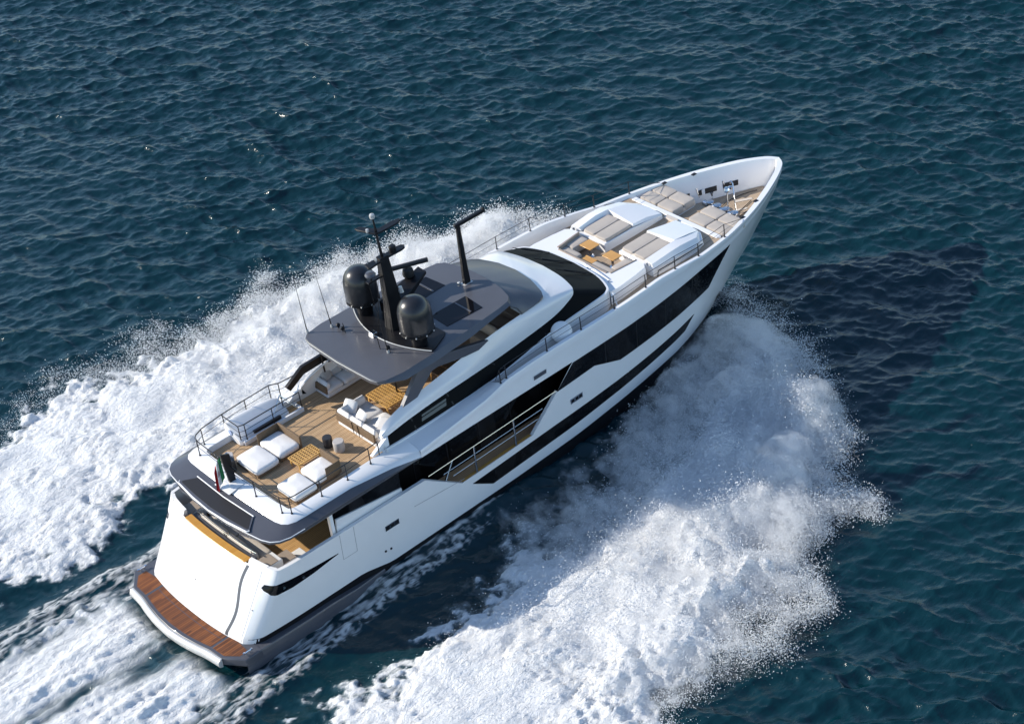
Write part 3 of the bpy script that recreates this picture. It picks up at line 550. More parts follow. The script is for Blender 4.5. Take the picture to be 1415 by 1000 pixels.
mb = MB(); mb.loft([[(10.7,.25,8.0),(10.7,1.2,8.05),(10.7,1.2,7.6),(10.7,.25,7.55)], [(12.95,1.0,8.32),(12.95,1.5,8.34),(12.95,1.5,8.2),(12.95,1.0,8.2)]], True); mb.add(mb.v[:4], [(0,1,2,3)]); mb.add(mb.v[4:8], [(3,2,1,0)])
RAD = part(mb, 'radar_arm', BLACK, bevel=.02)
mb = MB(); mb.lathe([(.001,0),(.22,0),(.24,.1),(.2,.3),(.1,.36),(.08,.44),(.001,.44)], (12.35,1.35,8.3), 18); part(mb, 'radar_pedestal', RUBBER, RAD)
mb = MB(); d = Vector((.9,-.42,0)).normalized(); e_ = Vector((-d.y,d.x,0)); c0 = Vector((12.38,1.35,8.76))
pr = [(-.07,-.06),(.07,-.06),(.09,.03),(.05,.1),(-.05,.1),(-.09,.03)]
mb.loft([[tuple(c0+d*t+e_*a+Vector((0,0,b))) for a, b in pr] for t in (-.82,.82)], True); mb.add(mb.v[:6], [tuple(range(5,-1,-1))]); mb.add(mb.v[6:12], [tuple(range(6))]); part(mb, 'radar_scanner', RUBBER, RAD, bevel=.01)
for (x, y, h, dx, dy) in ((8.02,2.46,2.85,-.12,-.02),(8.86,1.98,2.7,-.28,-.03),(9.15,-1.15,3.2,-.3,-.05)):
    mb = MB(); mb.tube([(x,y,7.45),(x+dx*.2,y+dy*.2,7.5+h*.2),(x+dx,y+dy,7.5+h)], .028, 6, .007); an = part(mb, 'whip_antenna', BLACK, HTOP)
    mb = MB(); mb.lathe([(.001,0),(.06,0),(.05,.14),(.001,.16)], (x,y,7.5), 10); part(mb, 'antenna_socket', SILVER, an)
for (x, y, h, k) in ((8.98,1.72,.16,0),(8.95,1.40,.16,0),(8.93,1.22,.5,1),(9.1,-.72,.55,1),(9.28,-.98,.12,0)):
    mb = MB()
    if k: mb.tube([(x,y,7.5),(x-.04,y,7.5+h)], .016, 6)
    else: mb.tube([(x,y,7.5),(x,y,7.5+h*.6)], .03, 8); mb.lathe([(.001,0),(.08,.01),(.09,.08),(.05,.13),(.001,.14)], (x,y,7.5+h*.6), 12)
    part(mb, 'roof_aerial' if k else 'roof_sensor', BLACK, HTOP)
mb = MB(); mb.box((9.36,.02,7.5),(9.62,.34,7.72), .03); part(mb, 'roof_horn', STEEL, HTOP, bevel=.02)
mb = MB(); mb.tube([(10.35,.05,10.6),(9.62,-.55,7.5)], .012, 5); mb.tube([(10.35,-.05,10.6),(9.9,-.45,7.55)], .01, 5); mb.tube([(10.3,.12,10.6),(9.75,.2,7.55)], .01, 5); part(mb, 'halyard', BLACK, MAST)
mb = MB(); mb.loft([[(14.14+a*r,.1+b*r,z) for a, b in ((-1,-.6),(1,-.6),(1,.6),(-1,.6))] for z, r in ((7.45,.15),(8.2,.125),(10.15,.085))], True); mb.add(mb.v[-4:], [(0,1,2,3)]); POLE = part(mb, 'signal_pole', BLACK, bevel=.015)
mb = MB(); mb.box((13.98,.03,10.12),(15.5,.17,10.26)); mb.box((15.42,.05,10.24),(15.5,.15,10.33)); part(mb, 'pole_arm', BLACK, POLE, bevel=.015)
mb = MB(); mb.prism([(13.92,-.05),(14.36,-.05),(14.36,.25),(13.92,.25)], 7.49, 7.54); mb.box((13.82,.2,7.5),(13.92,.3,7.62)); part(mb, 'pole_foot', SILVER, POLE, bevel=.01)
# ---- railings
def rail(name, path, posts, h, wires, r=.022, mat=STANCH):
    mb = MB(); mb.tube(path, r, 8); RL = part(mb, name, mat)
    if wires:
        mb = MB()
        for d in wires: mb.tube([(p[0],p[1],p[2]-d) for p in path], .011, 5)
        part(mb, 'rail_wire', mat, RL)
    for p, hh in posts:
        mb = MB(); mb.tube([p, (p[0]-.0,p[1],p[2]+hh)], .024, 8, .02); mb.lathe([(.001,0),(.045,0),(.045,.02),(.001,.025)], p, 10); part(mb, 'rail_post', mat, RL)
    return RL
zr = 5.58
sb = [(6.45,-2.92,zr),(5.2,-3.02,zr),(3.94,-3.02,zr),(2.85,-3.0,zr),(2.58,-2.94,zr),(2.44,-2.8,zr),(2.38,-2.5,zr),(2.33,-1.1,zr),(2.31,0,zr)]
pt = mir(sb[3:-1])[::-1]
path = sb+pt[:-1]+[(2.95,3.1,zr),(3.9,3.22,zr),(5.1,3.28,zr),(6.3,3.3,zr),(6.65,3.1,zr),(7.3,3.05,zr)]
ps = [((6.3,-2.95,4.88),.7),((5.15,-3.02,4.86),.72),((3.94,-3.02,4.86),.72),((2.6,-2.95,4.86),.72),((2.39,-2.64,4.86),.72),((2.33,-1.1,4.86),.72),((2.33,1.1,4.86),.72),((2.39,2.64,4.86),.72),((2.9,3.08,4.86),.72),((4.0,3.22,4.86),.72),((5.1,3.28,4.86),.72),((6.28,3.3,4.86),.72),((6.62,3.12,4.86),.72)]
rail('fly_deck_rail', path, ps, .7, (.3,))
mb = MB(); mb.tube([(6.45,-2.92,zr),(6.75,-2.9,zr),(6.8,-2.88,zr-.1),(6.8,-2.86,4.95)], .022, 8); part(mb, 'rail_return', STANCH)
rail('stairwell_rail', [(3.95,3.2,zr),(3.98,2.18,5.5),(4.2,2.1,5.5),(5.5,2.1,5.5),(6.85,2.1,5.5)], [((4.0,2.2,4.72),.78),((4.22,2.1,4.72),.78),((5.52,2.1,4.72),.78),((6.85,2.1,4.72),.78),((6.3,2.55,4.72),.6)], .78, (.28,.52))
for sg in (-1, 1):
    xs = [12.35,12.8,14.85,16.7,18.45,20.2,21.95,23.6,25.4]; P_ = []
    for x in xs:
        j = int(np.argmin(abs(SB-x))); p = inn[j]; P_.append((p[0], sg*abs(p[1])-sg*-.06, p[2]))
    if sg > 0: P_ = [(p[0], abs(p[1]), p[2]) for p in P_]
    tp = [(p[0], p[1], p[2]+.6) for p in P_]; j = int(np.argmin(abs(SB-26.9))); e1 = (inn[j][0], sg*(abs(inn[j][1])+.06), inn[j][2]+.03)
    rail('bulwark_rail', [(12.3,P_[0][1]*.93,P_[0][2]+.05)]+tp+[e1], [(p, .6) for p in P_], .6, (), .012)
    RL = [o for o in YA.children if o.name.startswith('bulwark_rail')][-1]
    mb = MB(); mb.tube([(p[0],p[1],p[2]-.27) for p in tp]+[e1], .008, 5); part(mb, 'rail_wire', STANCH, RL)
# ---- stair enclosure on the port quarter
mb = MB(); rows = []
for x, k, zt in ((3.92,.86,5.36),(3.98,1,5.42),(4.4,1.0,5.44),(5.6,.98,5.36),(6.1,.9,5.3),(6.35,.7,5.2)):
    ys_ = [2.12,2.12,2.16,2.22,2.45,2.7,2.92,3.02,3.1,3.16,3.2,3.2]; zs_ = [4.62,4.74,4.82,4.87,5.0,5.14,5.26,5.31,5.30,5.24,5.1,4.62]
    rows.append([(x, 2.7+(y-2.7)*k, 4.62+(z-4.62)*(zt-4.62)/.82) for y, z in zip(ys_, zs_)])
mb.loft(rows); mb.add(rows[0], [tuple(range(12))[::-1]]); mb.add(rows[-1], [tuple(range(12))])
POD = part(mb, 'stair_cover', WHITE, smooth=50)
mb = MB(); mb.lathe([(.001,.012),(.12,.012),(.12,0)], (3.9,2.72,5.0), 20, (-1,0,0)); part(mb, 'cover_emblem', material('emblem_blue', (.22,.3,.5), .4), POD)
mb = MB(); mb.box((4.05,2.02,4.58),(6.9,2.14,4.78)); mb.box((6.8,2.14,4.58),(6.92,2.8,4.72)); part(mb, 'stairwell_curb', WHITE, bevel=.02)
mb = MB(); mb.box((4.6,2.15,4.6),(6.1,2.3,4.612)); mb.box((4.6,2.15,4.61),(5.9,2.26,4.9)); WELL = part(mb, 'stairwell', BLACK, smooth=0)
mb = MB(); mb.box((6.12,2.16,4.6),(6.78,2.6,4.625)); part(mb, 'stair_tread', TEAKM, WELL, smooth=0)
mb = MB(); mb.tube([(6.35,2.75,5.3),(5.7,2.4,4.9),(4.5,2.18,4.75)], .03, 6); mb.tube([(6.35,2.75,5.35),(6.75,2.3,4.7)], .02, 6); part(mb, 'stair_handrail', STEEL, WELL)
# ---- ensign staff
mb = MB(); mb.loft([[(2.13,.26,4.88),(2.40,.25,4.88),(2.40,.36,4.88),(2.13,.37,4.88)], [(2.06,.26,5.6),(2.39,.25,5.55),(2.39,.36,5.55),(2.06,.37,5.6)], [(2.02,.27,6.28),(2.39,.26,6.12),(2.39,.34,6.12),(2.02,.35,6.28)]], True); mb.add(mb.v[-4:], [(0,1,2,3)])
part(mb, 'ensign_staff', BLACK, bevel=.012)
mb = MB(); mb.loft([[(1.75,-.15,4.80),(2.5,-.15,4.9),(2.5,.8,4.9),(1.75,.8,4.80)], [(2.0,.1,4.93),(2.46,.1,4.93),(2.46,.55,4.93),(2.0,.55,4.93)]], True); mb.add(mb.v[-4:], [(0,1,2,3)]); part(mb, 'staff_plinth', WHITE, bevel=.02)
# ---- foredeck mouldings
mb = MB(); ft = 5.50
ring_o = [(19.62,0),(19.55,-1.2),(19.3,-2.1),(19.1,-2.6),(19.6,-2.62),(20.6,-2.52),(21.25,-2.42),(21.42,-2.2),(21.42,-1.98)]
ring_i = [(19.95,0),(19.95,-.6),(19.95,-1.2),(20.0,-1.45),(20.1,-1.55),(20.6,-1.62),(20.9,-1.68),(21.2,-1.72),(21.42,-1.75)]
o_, i_ = sym(ring_o[::-1]), sym(ring_i[::-1])
mb.loft([[(x,y,4.85) for x,y in o_], [(x,y,ft-.08-(.04 if x < 19.7 else 0)) for x,y in o_], [(x+(.03 if x < 19.8 else -.02),y*.985,ft) for x,y in o_], [(x,y,ft) for x,y in i_], [(x,y,4.9) for x,y in i_]])
for k in (0,-1): mb.add([(o_[k][0],o_[k][1],4.85),(o_[k][0],o_[k][1],ft-.02),(i_[k][0],i_[k][1],ft-.02),(i_[k][0],i_[k][1],4.85)], [(0,1,2,3)])
LG = part(mb, 'lounge_surround', WHITE, smooth=35)
mb = MB(); cushion(mb, (20.02,-1.55,5.05),(20.5,-.28,5.38), .04, .01); part(mb, 'settee_cushion', BEIGE, LG)
mb = MB(); cushion(mb, (20.02,.55,5.05),(20.5,1.55,5.38), .04, .01); part(mb, 'settee_cushion', BEIGE, LG)
for sg in (1,-1):
    mb = MB(); cushion(mb, (20.5,min(sg*1.12,sg*1.68),5.05),(21.42,max(sg*1.12,sg*1.68),5.40), .04, .01); part(mb, 'settee_cushion', BEIGE, LG)
    mb = MB(); mb.prism([(20.1,sg*1.5),(21.42,sg*1.68),(21.42,sg*1.76),(20.05,sg*1.62)], 5.3, 5.53); part(mb, 'settee_backrest', TAN, LG, bevel=.02)
mb = MB(); mb.prism([(19.95,-1.45),(20.05,-1.45),(20.05,1.45),(19.95,1.45)], 5.25, 5.53); part(mb, 'settee_backrest', TAN, LG, bevel=.02)
mb = MB(); mb.tube([(19.72,-1.9,5.53),(19.85,-1.0,5.55),(19.9,-.2,5.55)], .02, 5); mb.lathe([(.001,0),(.06,0),(.05,.06),(.001,.07)], (19.6,-2.0,5.5), 8); mb.lathe([(.001,0),(.06,0),(.05,.06),(.001,.07)], (19.72,-.6,5.5), 8); part(mb, 'deck_fitting', STEEL, LG)
for sg in (1,-1):
    Y = lambda a: sg*a
    mb = MB()   # base tub of the wing with a recess for the pad
    base = [(21.62,Y(.40)),(21.56,Y(1.3)),(21.56,Y(2.52)),(22.6,Y(2.62)),(23.9,Y(2.62)),(24.55,Y(2.45)),(24.98,Y(1.9)),(25.05,Y(1.2)),(24.98,Y(.36)),(23.2,Y(.36))]
    mb.prism(base, 4.85, lambda x,y: 5.30-max(0,x-23.2)*.11, inset=.03); WB = part(mb, 'sunbed_plinth', WHITE, bevel=.03)
    mb = MB()   # outboard spine
    a = [(21.60,Y(2.50),5.28),(21.62,Y(2.42),5.46),(21.66,Y(1.98),5.50),(21.72,Y(1.90),5.34)]; b = [(22.6,Y(2.58),5.28),(22.62,Y(2.44),5.53),(22.66,Y(2.02),5.58),(22.7,Y(1.92),5.34)]
    c = [(23.3,Y(2.58),5.26),(23.3,Y(2.42),5.52),(23.35,Y(1.98),5.56),(23.4,Y(1.88),5.34)]; d = [(24.3,Y(2.5),5.16),(24.3,Y(2.3),5.33),(24.3,Y(1.8),5.35),(24.3,Y(1.6),5.22)]; e = [(24.95,Y(1.9),5.08),(24.9,Y(1.8),5.14),(24.9,Y(1.6),5.15),(24.95,Y(1.5),5.08)]
    mb.loft([a,b,c,d,e], flip=sg > 0); mb.add(a, [(0,1,2,3)])
    # hood ahead of the pad
    rows = [[(23.28,Y(.40),5.34),(23.30,Y(.42),5.45),(23.36,Y(1.2),5.49),(23.36,Y(1.98),5.56)],[(24.2,Y(.40),5.20),(24.2,Y(.5),5.31),(24.2,Y(1.2),5.36),(24.3,Y(1.9),5.37)],[(24.97,Y(.38),5.09),(24.95,Y(.45),5.13),(25.0,Y(1.2),5.13),(24.92,Y(1.75),5.14)]]
    mb.loft(rows, flip=sg < 0); mb.add([(23.28,Y(.40),5.3),(23.30,Y(.42),5.45),(23.36,Y(1.2),5.49),(23.36,Y(1.98),5.56),(23.36,Y(1.98),5.3)], [(0,1,2,3,4)])
    part(mb, 'sunbed_hood', WHITE, WB, smooth=25)
    mb = MB(); mb.tube([(21.7,Y(2.66),5.2),(22.9,Y(2.74),5.24),(23.9,Y(2.72),5.2),(24.3,Y(2.62),5.14)], .025, 6); mb.tube([(21.7,Y(2.66),5.2),(21.7,Y(2.6),4.9)], .02, 6); part(mb, 'grab_rail', STANCH, WB)
    mb = MB(); mb.lathe([(.001,0),(.07,0),(.07,.03),(.001,.03)], (21.575,Y(2.2),5.4), 14, (-1,0,0)); part(mb, 'speaker_grille', STEEL, WB)
mb = MB(); mb.box((25.2,-2.55,4.6),(25.5,2.55,4.93), .02); part(mb, 'cross_beam', WHITE, bevel=.02)
mb = MB(); mb.box((24.98,-.35,4.86),(25.22,.35,5.0)); part(mb, 'beam_step', CREAM, bevel=.02)
mb = MB(); pts = [p for i, p in enumerate(low) if 25.4 < SB[i] < 27.12]; mb.prism([(x,y+.02) for x,y,z in pts]+[(x,-y-.02) for x,y,z in pts[::-1]], 3.7, 4.52); part(mb, 'pad_platform', WHITE)
mb = MB(); mb.box((25.5,-.4,4.515),(27.1,.4,4.53)); part(mb, 'centre_tread', TEAKB, smooth=0)
# bow fittings
mb = MB(); mb.box((27.75,-1.0,3.7),(28.25,.75,3.78)); WL = part(mb, 'windlass_bed', STEEL, bevel=.01)
for y in (-.85,-.35,.15,.6):
    mb = MB(); mb.lathe([(.001,0),(.17,0),(.18,.05),(.1,.1),(.09,.25),(.17,.3),(.17,.36),(.001,.38)], (28.0,y,3.78), 18); mb.lathe([(.001,-.14),(.13,-.14),(.13,.14),(.001,.14)], (28.0,y+.22,3.95), 14, (0,1,0)); part(mb, 'windlass_drum', STEEL, WL)
mb = MB()
for y in (-.6,-.1,.4): mb.tube([(27.85,y,3.8),(27.75,y,4.05),(27.65,y+.05,4.1)], .025, 6); mb.box((28.1,y-.08,3.78),(28.24,y+.08,3.95))
part(mb, 'windlass_lever', BLACK, WL)
mb = MB(); pth = [(28.35,.02,3.7),(28.4,.05,4.5),(28.5,.15,4.8),(28.62,.3,4.88),(28.72,.4,4.75)]
mb.tube([(28.3,-.2,3.7),(28.32,-.15,4.75)], .03, 8); mb.tube([(28.5,-.45,3.7),(28.6,-.3,4.5),(28.75,-.1,4.95),(28.85,.1,4.95),(28.9,.2,4.75)], .03, 8); SL = part(mb, 'bow_davit', STEEL)
mb = MB(); mb.lathe([(.001,-.12),(.1,-.1),(.14,0),(.1,.1),(.001,.12)], (28.32,-.15,4.85), 16); mb.lathe([(.001,-.1),(.08,-.09),(.1,0),(.001,.06)], (28.75,.05,4.72), 14); part(mb, 'davit_lamp', STEEL, SL)
for (x, y) in ((29.45,-.98),(28.9,1.28)):
    mb = MB()
    for q in (-.12,.12): mb.lathe([(.001,0),(.06,0),(.05,.22),(.08,.24),(.08,.28),(.001,.3)], (x+q,y,3.7), 12)
    mb.tube([(x-.12,y,3.85),(x+.12,y,3.85)], .03, 8); mb.box((x-.2,y-.08,3.7),(x+.2,y+.08,3.73)); part(mb, 'bollard', STEEL)
mb = MB()
mb.tube([(28.3,-.8,3.73),(28.8,-.75,3.73),(29.2,-.9,3.73),(29.45,-.98,3.85)], .022, 5); mb.tube([(28.2,-.5,3.73),(28.9,-.45,3.73),(29.6,-.3,3.73)], .018, 5); mb.tube([(28.15,.3,3.75),(29,.5,3.73),(29.8,.35,3.73),(30.4,.1,3.73)], .018, 5); part(mb, 'mooring_line', RUBBER)
mb = MB(); mb.prism([(29.1,.15),(29.75,-.25),(29.82,-.12),(29.2,.3)], 3.7, 3.72); mb.prism([(28.55,-.35),(29.05,-.62),(29.1,-.5),(28.62,-.22)], 3.7, 3.72); part(mb, 'chain_hatch', CREAM)
def inpatch(x0, x1, z0, z1, sg, off):
    xs = np.linspace(x0, x1, 8); r = []
    for z in (z0, (z0+z1)/2, z1):
        row = []
        for x in xs:
            j = int(np.argmin(abs(SB-x))); a, b = np.array(inn[j]), np.array(low[j]); t = (a[2]-z)/(a[2]-b[2]); p = a+(b-a)*t; row.append((p[0], sg*(abs(p[1])-off), p[2]))
        r.append(row)
    return MB().loft(r, flip=sg > 0)
for sg in (1,-1):
    for x0, x1 in ((27.35,28.1),(28.45,29.3),(29.55,30.15)):
        part(inpatch(x0, x1, 3.98, 4.2, sg, .025), 'freeing_port', BLACK, smooth=60)
    for x0 in (28.62,28.85,29.08): part(inpatch(x0, x0+.06, 3.96, 4.22, sg, .035), 'port_bar', WHITE)
    mb = MB()
    for x in (28.25, 29.4):
        j = int(np.argmin(abs(SB-x))); a = inn[j]; b = low[j]; mb.tube([(x,sg*(abs(b[1])-.04),3.75),(x,sg*(abs((a[1]+b[1])/2)-.05),4.3)], .05, 8)
    mb.tube([(27.5,sg*1.75,3.85),(28.3,sg*1.55,3.85)], .05, 8); part(mb, 'bulwark_roller', STEEL)
mb = MB(); mb.tube([(19.05,-2.85,5.42),(18.9,-3.3,4.92)], .025, 6); mb.lathe([(.001,0),(.1,.02),(.1,.1),(.001,.16)], (19.05,-2.82,5.45), 12); part(mb, 'side_strut', WHITE)
# ================================================================ THINGS ON BOARD
def place(name, label, cat, loc, rz=0, group=None): return tag(empty(name, loc, rz), label, cat, group)
ZF = 4.603
t = place('life_raft', 'white round covered pod standing upright on the starboard side deck', 'life raft', (16.0,-3.05,4.9))
mb = MB(); mb.lathe([(.001,-.17),(.2,-.16),(.36,-.1),(.43,0),(.38,.1),(.22,.17),(.001,.19)], (0,0,.60), 28, (-.45,-.6,.62)); part(mb, 'cover', WHITE, t, smooth=60)
mb = MB(); mb.tube([(-.25,.1,0),(-.1,0,.25)], .03, 6); mb.tube([(.25,-.05,0),(.12,0,.25)], .03, 6); part(mb, 'cradle', BLACK, t)
mb = MB(); mb.tube([(-.28,-.1,.28),(-.12,-.2,.42),(.05,-.2,.36),(.25,-.22,.5)], .018, 5); part(mb, 'strap', BLACK, t)
# sun pads
def sun_pad(label, x0, x1, y0, y1, z0, z1, nx, ny, group):
    t = place('sun_pad', label, 'sun pad', ((x0+x1)/2,(y0+y1)/2,z0), 0, group); a, b = (x1-x0)/2, (y1-y0)/2
    mb = MB()
    for i in range(nx):
        for j in range(ny):
            cushion(mb, (-a+2*a*i/nx+.012,-b+2*b*j/ny+.012,0),(-a+2*a*(i+1)/nx-.012,-b+2*b*(j+1)/ny-.012,z1-z0), .03, .0)
    part(mb, 'cushion', BEIGE, t)
    mb = MB(); mb.box((-a+.03,-b+.03,-.01),(a-.03,b-.03,(z1-z0)*.55)); part(mb, 'base', CREAM, t); return t
G1_ = 'sun pads on the foredeck'
sun_pad('long beige sun pad nearer the far rail ahead of the bulkier white hood', 25.62, 27.02, .42, 2.5, 4.53, 4.88, 2, 2, G1_)
sun_pad('long beige sun pad beside the windlass on the near side of the bow', 25.62, 27.02, -2.5, -.42, 4.53, 4.88, 2, 2, G1_)
sun_pad('square beige pad set into the far white foredeck plinth', 21.75, 23.26, .46, 1.86, 5.29, 5.44, 1, 2, G1_)
sun_pad('square beige pad set into the near white foredeck plinth', 21.75, 23.26, -1.86, -.46, 5.29, 5.44, 1, 2, G1_)
def low_table(name, label, x, y, z, a, b, h, slat, group):
    t = place(name, label, 'table', (x,y,z), 0, group)
    if slat:
        mb = MB(); n = int(round(2*b/.105)); mx_ = int(round(2*a/.14))
        for j in range(n+1): q = -b+2*b*j/n; mb.box((-a,q-.02,h-.03),(a,q+.02,h))
        for j in range(mx_+1): q = -a+2*a*j/mx_; mb.box((q-.02,-b,h-.034),(q+.02,b,h-.003))
        part(mb, 'slatted_top', TABLEW, t, smooth=0)
        mb = MB(); mb.box((-a+.02,-b+.02,h-.10),(a-.02,-b+.05,h-.034)); mb.box((-a+.02,b-.05,h-.10),(a-.02,b-.02,h-.034)); mb.box((-a+.02,-b+.05,h-.10),(-a+.05,b-.05,h-.034)); mb.box((a-.05,-b+.05,h-.10),(a-.02,b-.05,h-.034)); part(mb, 'apron', TABLEW, t)
    else:
        mb = MB(); mb.box((-a,-b,h-.035),(a,b,h)); part(mb, 'table_top', TEAKC, t, bevel=.012)
        mb = MB(); mb.tube([(0,0,0),(0,0,h-.03)], .06, 12); mb.lathe([(.001,0),(.16,0),(.14,.02),(.001,.025)], (0,0,0), 18); part(mb, 'pedestal', STEEL, t); return t
    for sx in (-1,1):
        for sy in (-1,1):
            mb = MB(); mb.box((sx*(a-.06)-.025,sy*(b-.06)-.025,0),(sx*(a-.06)+.025,sy*(b-.06)+.025,h-.035)); part(mb, 'leg', TABLEW, t)
    return t
low_table('coffee_table', 'small slatted wooden table between the pairs of white loungers', 4.97, -.62, ZF, .54, .33, .36, True, 'slatted tables on the fly deck')
low_table('coffee_table', 'large square slatted wooden table at the hardtop edge behind the cushioned sofa', 9.3, -.22, ZF, .52, .64, .42, True, 'slatted tables on the fly deck')
low_table('foredeck_table', 'square varnished table on the far side of the foredeck lounge', 21.08, .72, 4.9, .28, .33, .56, False, 'varnished foredeck tables')
low_table('foredeck_table', 'square varnished table on the near side of the foredeck lounge', 21.08, -.62, 4.9, .26, .33, .56, False, 'varnished foredeck tables')
low_table('foredeck_table', 'low varnished table top between the settee cushions of the foredeck lounge', 20.42, .16, 4.9, .24, .33, .36, False, 'varnished foredeck tables')
# loungers on the fly deck
def lounger(label, x, y, a, b, rz=0, back=None):
    t = place('lounge_seat', label, 'lounger', (x,y,ZF), rz, 'white loungers on the fly deck')
    mb = MB(); mb.box((-a+.03,-b+.03,.03),(a-.03,b-.03,.13)); part(mb, 'base', WICKER, t, bevel=.01)
    mb = MB(); cushion(mb, (-a,-b,.13),(a,b,.38), .06, .03); part(mb, 'cushion', WCUSH, t, smooth=60)
    if back:
        mb = MB(); mb.box((a-.03,-b-.03,.12),(a+.05,b+.03,.68))
        mb.box((-.1 if back < 0 else -a, back*b-(.04 if back < 0 else -.0), .12), (a-.03, back*b+(.0 if back < 0 else .04), .68)); part(mb, 'backrest', WICKER, t, bevel=.015)
    for sx in (-1,1):
        for sy in (-1,1):
            mb = MB(); mb.box((sx*(a-.1)-.03,sy*(b-.1)-.03,0),(sx*(a-.1)+.03,sy*(b-.1)+.03,.04)); part(mb, 'foot', BLACK, t)
    return t
lounger('square white lounger pad without back beside the oval stair cover', 3.66, .64, .55, .72, .0)
lounger('white lounger with dark wicker back beside the stairwell rail', 4.78, .74, .5, .68, 0, 1)
lounger('square white lounger pad without back beside the corner of the black stern rail', 3.66, -1.86, .53, .62, 0)
lounger('white lounger with dark wicker back along the near side rail', 4.82, -1.72, .54, .55, 0, -1)
def drum(label, x, y, r, h, mat, n, z=ZF, name='drum_table'):
    t = place(name, label, 'side table', (x,y,z), .3, 'drum side tables')
    mb = MB(); mb.lathe([(.001,0),(r*.92,0),(r,.04),(r,h-.05),(r*.96,h-.02)], (0,0,0), n); part(mb, 'body', mat, t, smooth=35 if n > 10 else 15)
    mb = MB(); mb.lathe([(r*.965,h-.025),(r*.93,h),(.001,h+.004)], (0,0,0), n); part(mb, 'top', mat, t, smooth=20)
STONE = material('pale_stone', (.46,.43,.41), .6, var=.1, vscale=8); DARKC = material('dark_ceramic', (.03,.03,.034), .4, var=.1)
drum('dark round side table behind the wicker back of a lounger', 6.12, -.52, .19, .44, DARKC, 24)
drum('pale round side table in the sun beside the dark one', 6.25, -1.05, .22, .44, STONE, 24)
drum('pale six-sided side table beside the dark bin at the stern', 3.0, 1.62, .23, .42, STONE, 6)
drum('dark six-sided bin standing against the stern rail', 2.83, 1.22, .2, .5, DARKC, 6)
# sofas and loose pillows
def sofa(label, x, y, a, b, back_side, arm_end):
    t = place('sofa', label, 'sofa', (x,y,ZF), 0, 'white sofas on the fly deck')
    mb = MB(); mb.box((-a+.02,-b+.02,.02),(a-.02,b-.02,.16)); part(mb, 'base', WCUSH, t, bevel=.03)
    if back_side == 'aft':
        for k in range(2): mb = MB(); cushion(mb, (-a+.14,-b+b*k+.01,.16),(a,-b+b*(k+1)-.01,.4), .06, .04); part(mb, 'seat_cushion', WCUSH, t, smooth=60)
        mb = MB(); mb.box((-a-.02,-b,.22),(-a+.06,b,.60)); mb.box((-a,b-.07,.22),(a*.7,b+.01,.62)); part(mb, 'backrest', WICKER, t, bevel=.02)
        for k in range(3): mb = MB(); cushion(mb, (-a+.04,-b+2*b*k/3+.02,.38),(-a+.24,-b+2*b*(k+1)/3-.02,.72), .06, .03); part(mb, 'back_cushion', WCUSH, t, smooth=60)
        mb = MB(); cushion(mb, (-a+.1,b-.26,.38),(a*.8,b-.06,.74), .06, .03); part(mb, 'arm_cushion', WCUSH, t, smooth=60)
        mb = MB()
        for q in (-.25, .1): mb.tube([(-a-.03,q,.1),(-a-.05,q,.3),(-a-.03,q+.05,.62)], .014, 5)
        part(mb, 'strap', BLACK, t)
    else:
        for k in range(3): mb = MB(); cushion(mb, (-a+2*a*k/3+.01,-b,.16),(-a+2*a*(k+1)/3-.01,b-.14,.4), .06, .04); part(mb, 'seat_cushion', WCUSH, t, smooth=60)
        mb = MB(); mb.box((-a,b-.08,.2),(a,b,.66)); mb.box((-a-.02,-b+.02,.22),(-a+.06,b,.56)); part(mb, 'backrest', WICKER, t, bevel=.02)
        mb = MB(); cushion(mb, (-a+.05,-b+.05,.38),(-a+.26,b-.15,.66), .06, .03); part(mb, 'arm_cushion', WCUSH, t, smooth=60)
    return t
sofa('white sofa with wicker back under the far edge of the hardtop', 9.25, 2.36, 1.3, .5, 'port', 1)
sofa('white corner sofa with three back cushions in the open below the near arch', 7.92, -.9, .72, 1.18, 'aft', 1)
def pillow(label, loc, rot, mat=WCUSH, s=.29):
    mb = MB(); N = 9
    for sgn in (1,-1):
        g = [[(s*u*(1-.10*abs(v)**2), s*v*(1-.10*abs(u)**2), sgn*.09*max(0,(1-u**4))**.5*max(0,(1-v**4))**.5) for u in np.linspace(-1,1,N)] for v in np.linspace(-1,1,N)]
        mb.loft(g, flip=sgn < 0)
    o = mb.build('pillow', mat, None, smooth=70); o.location = loc; o.rotation_euler = rot
    return tag(o, label, 'pillow', 'loose pillows on the sofas')
GP = material('grey_pillow', (.46,.45,.44), .85, var=.06, bump=.2, bscale=80)
pillow('grey pillow leaning in the corner of the far sofa', (8.45,2.5,5.3), (R(65),0,R(20)), GP); pillow('grey pillow leaning on the far sofa beside the corner pillow', (8.95,2.58,5.3), (R(68),0,R(-12)), GP); pillow('white pillow at the edge of the hardtop shadow on the far sofa', (9.5,2.58,5.3), (R(66),0,R(5)))
pillow('white pillow by the arm of the near sofa', (7.75,.05,5.24), (R(20),R(-58),R(8))); pillow('white pillow in the middle of the near sofa', (7.6,-.8,5.22), (R(5),R(-55),R(-10))); pillow('white pillow lying flat at the near end of the sofa below the arch', (8.05,-1.6,5.1), (R(4),R(-12),R(30)))
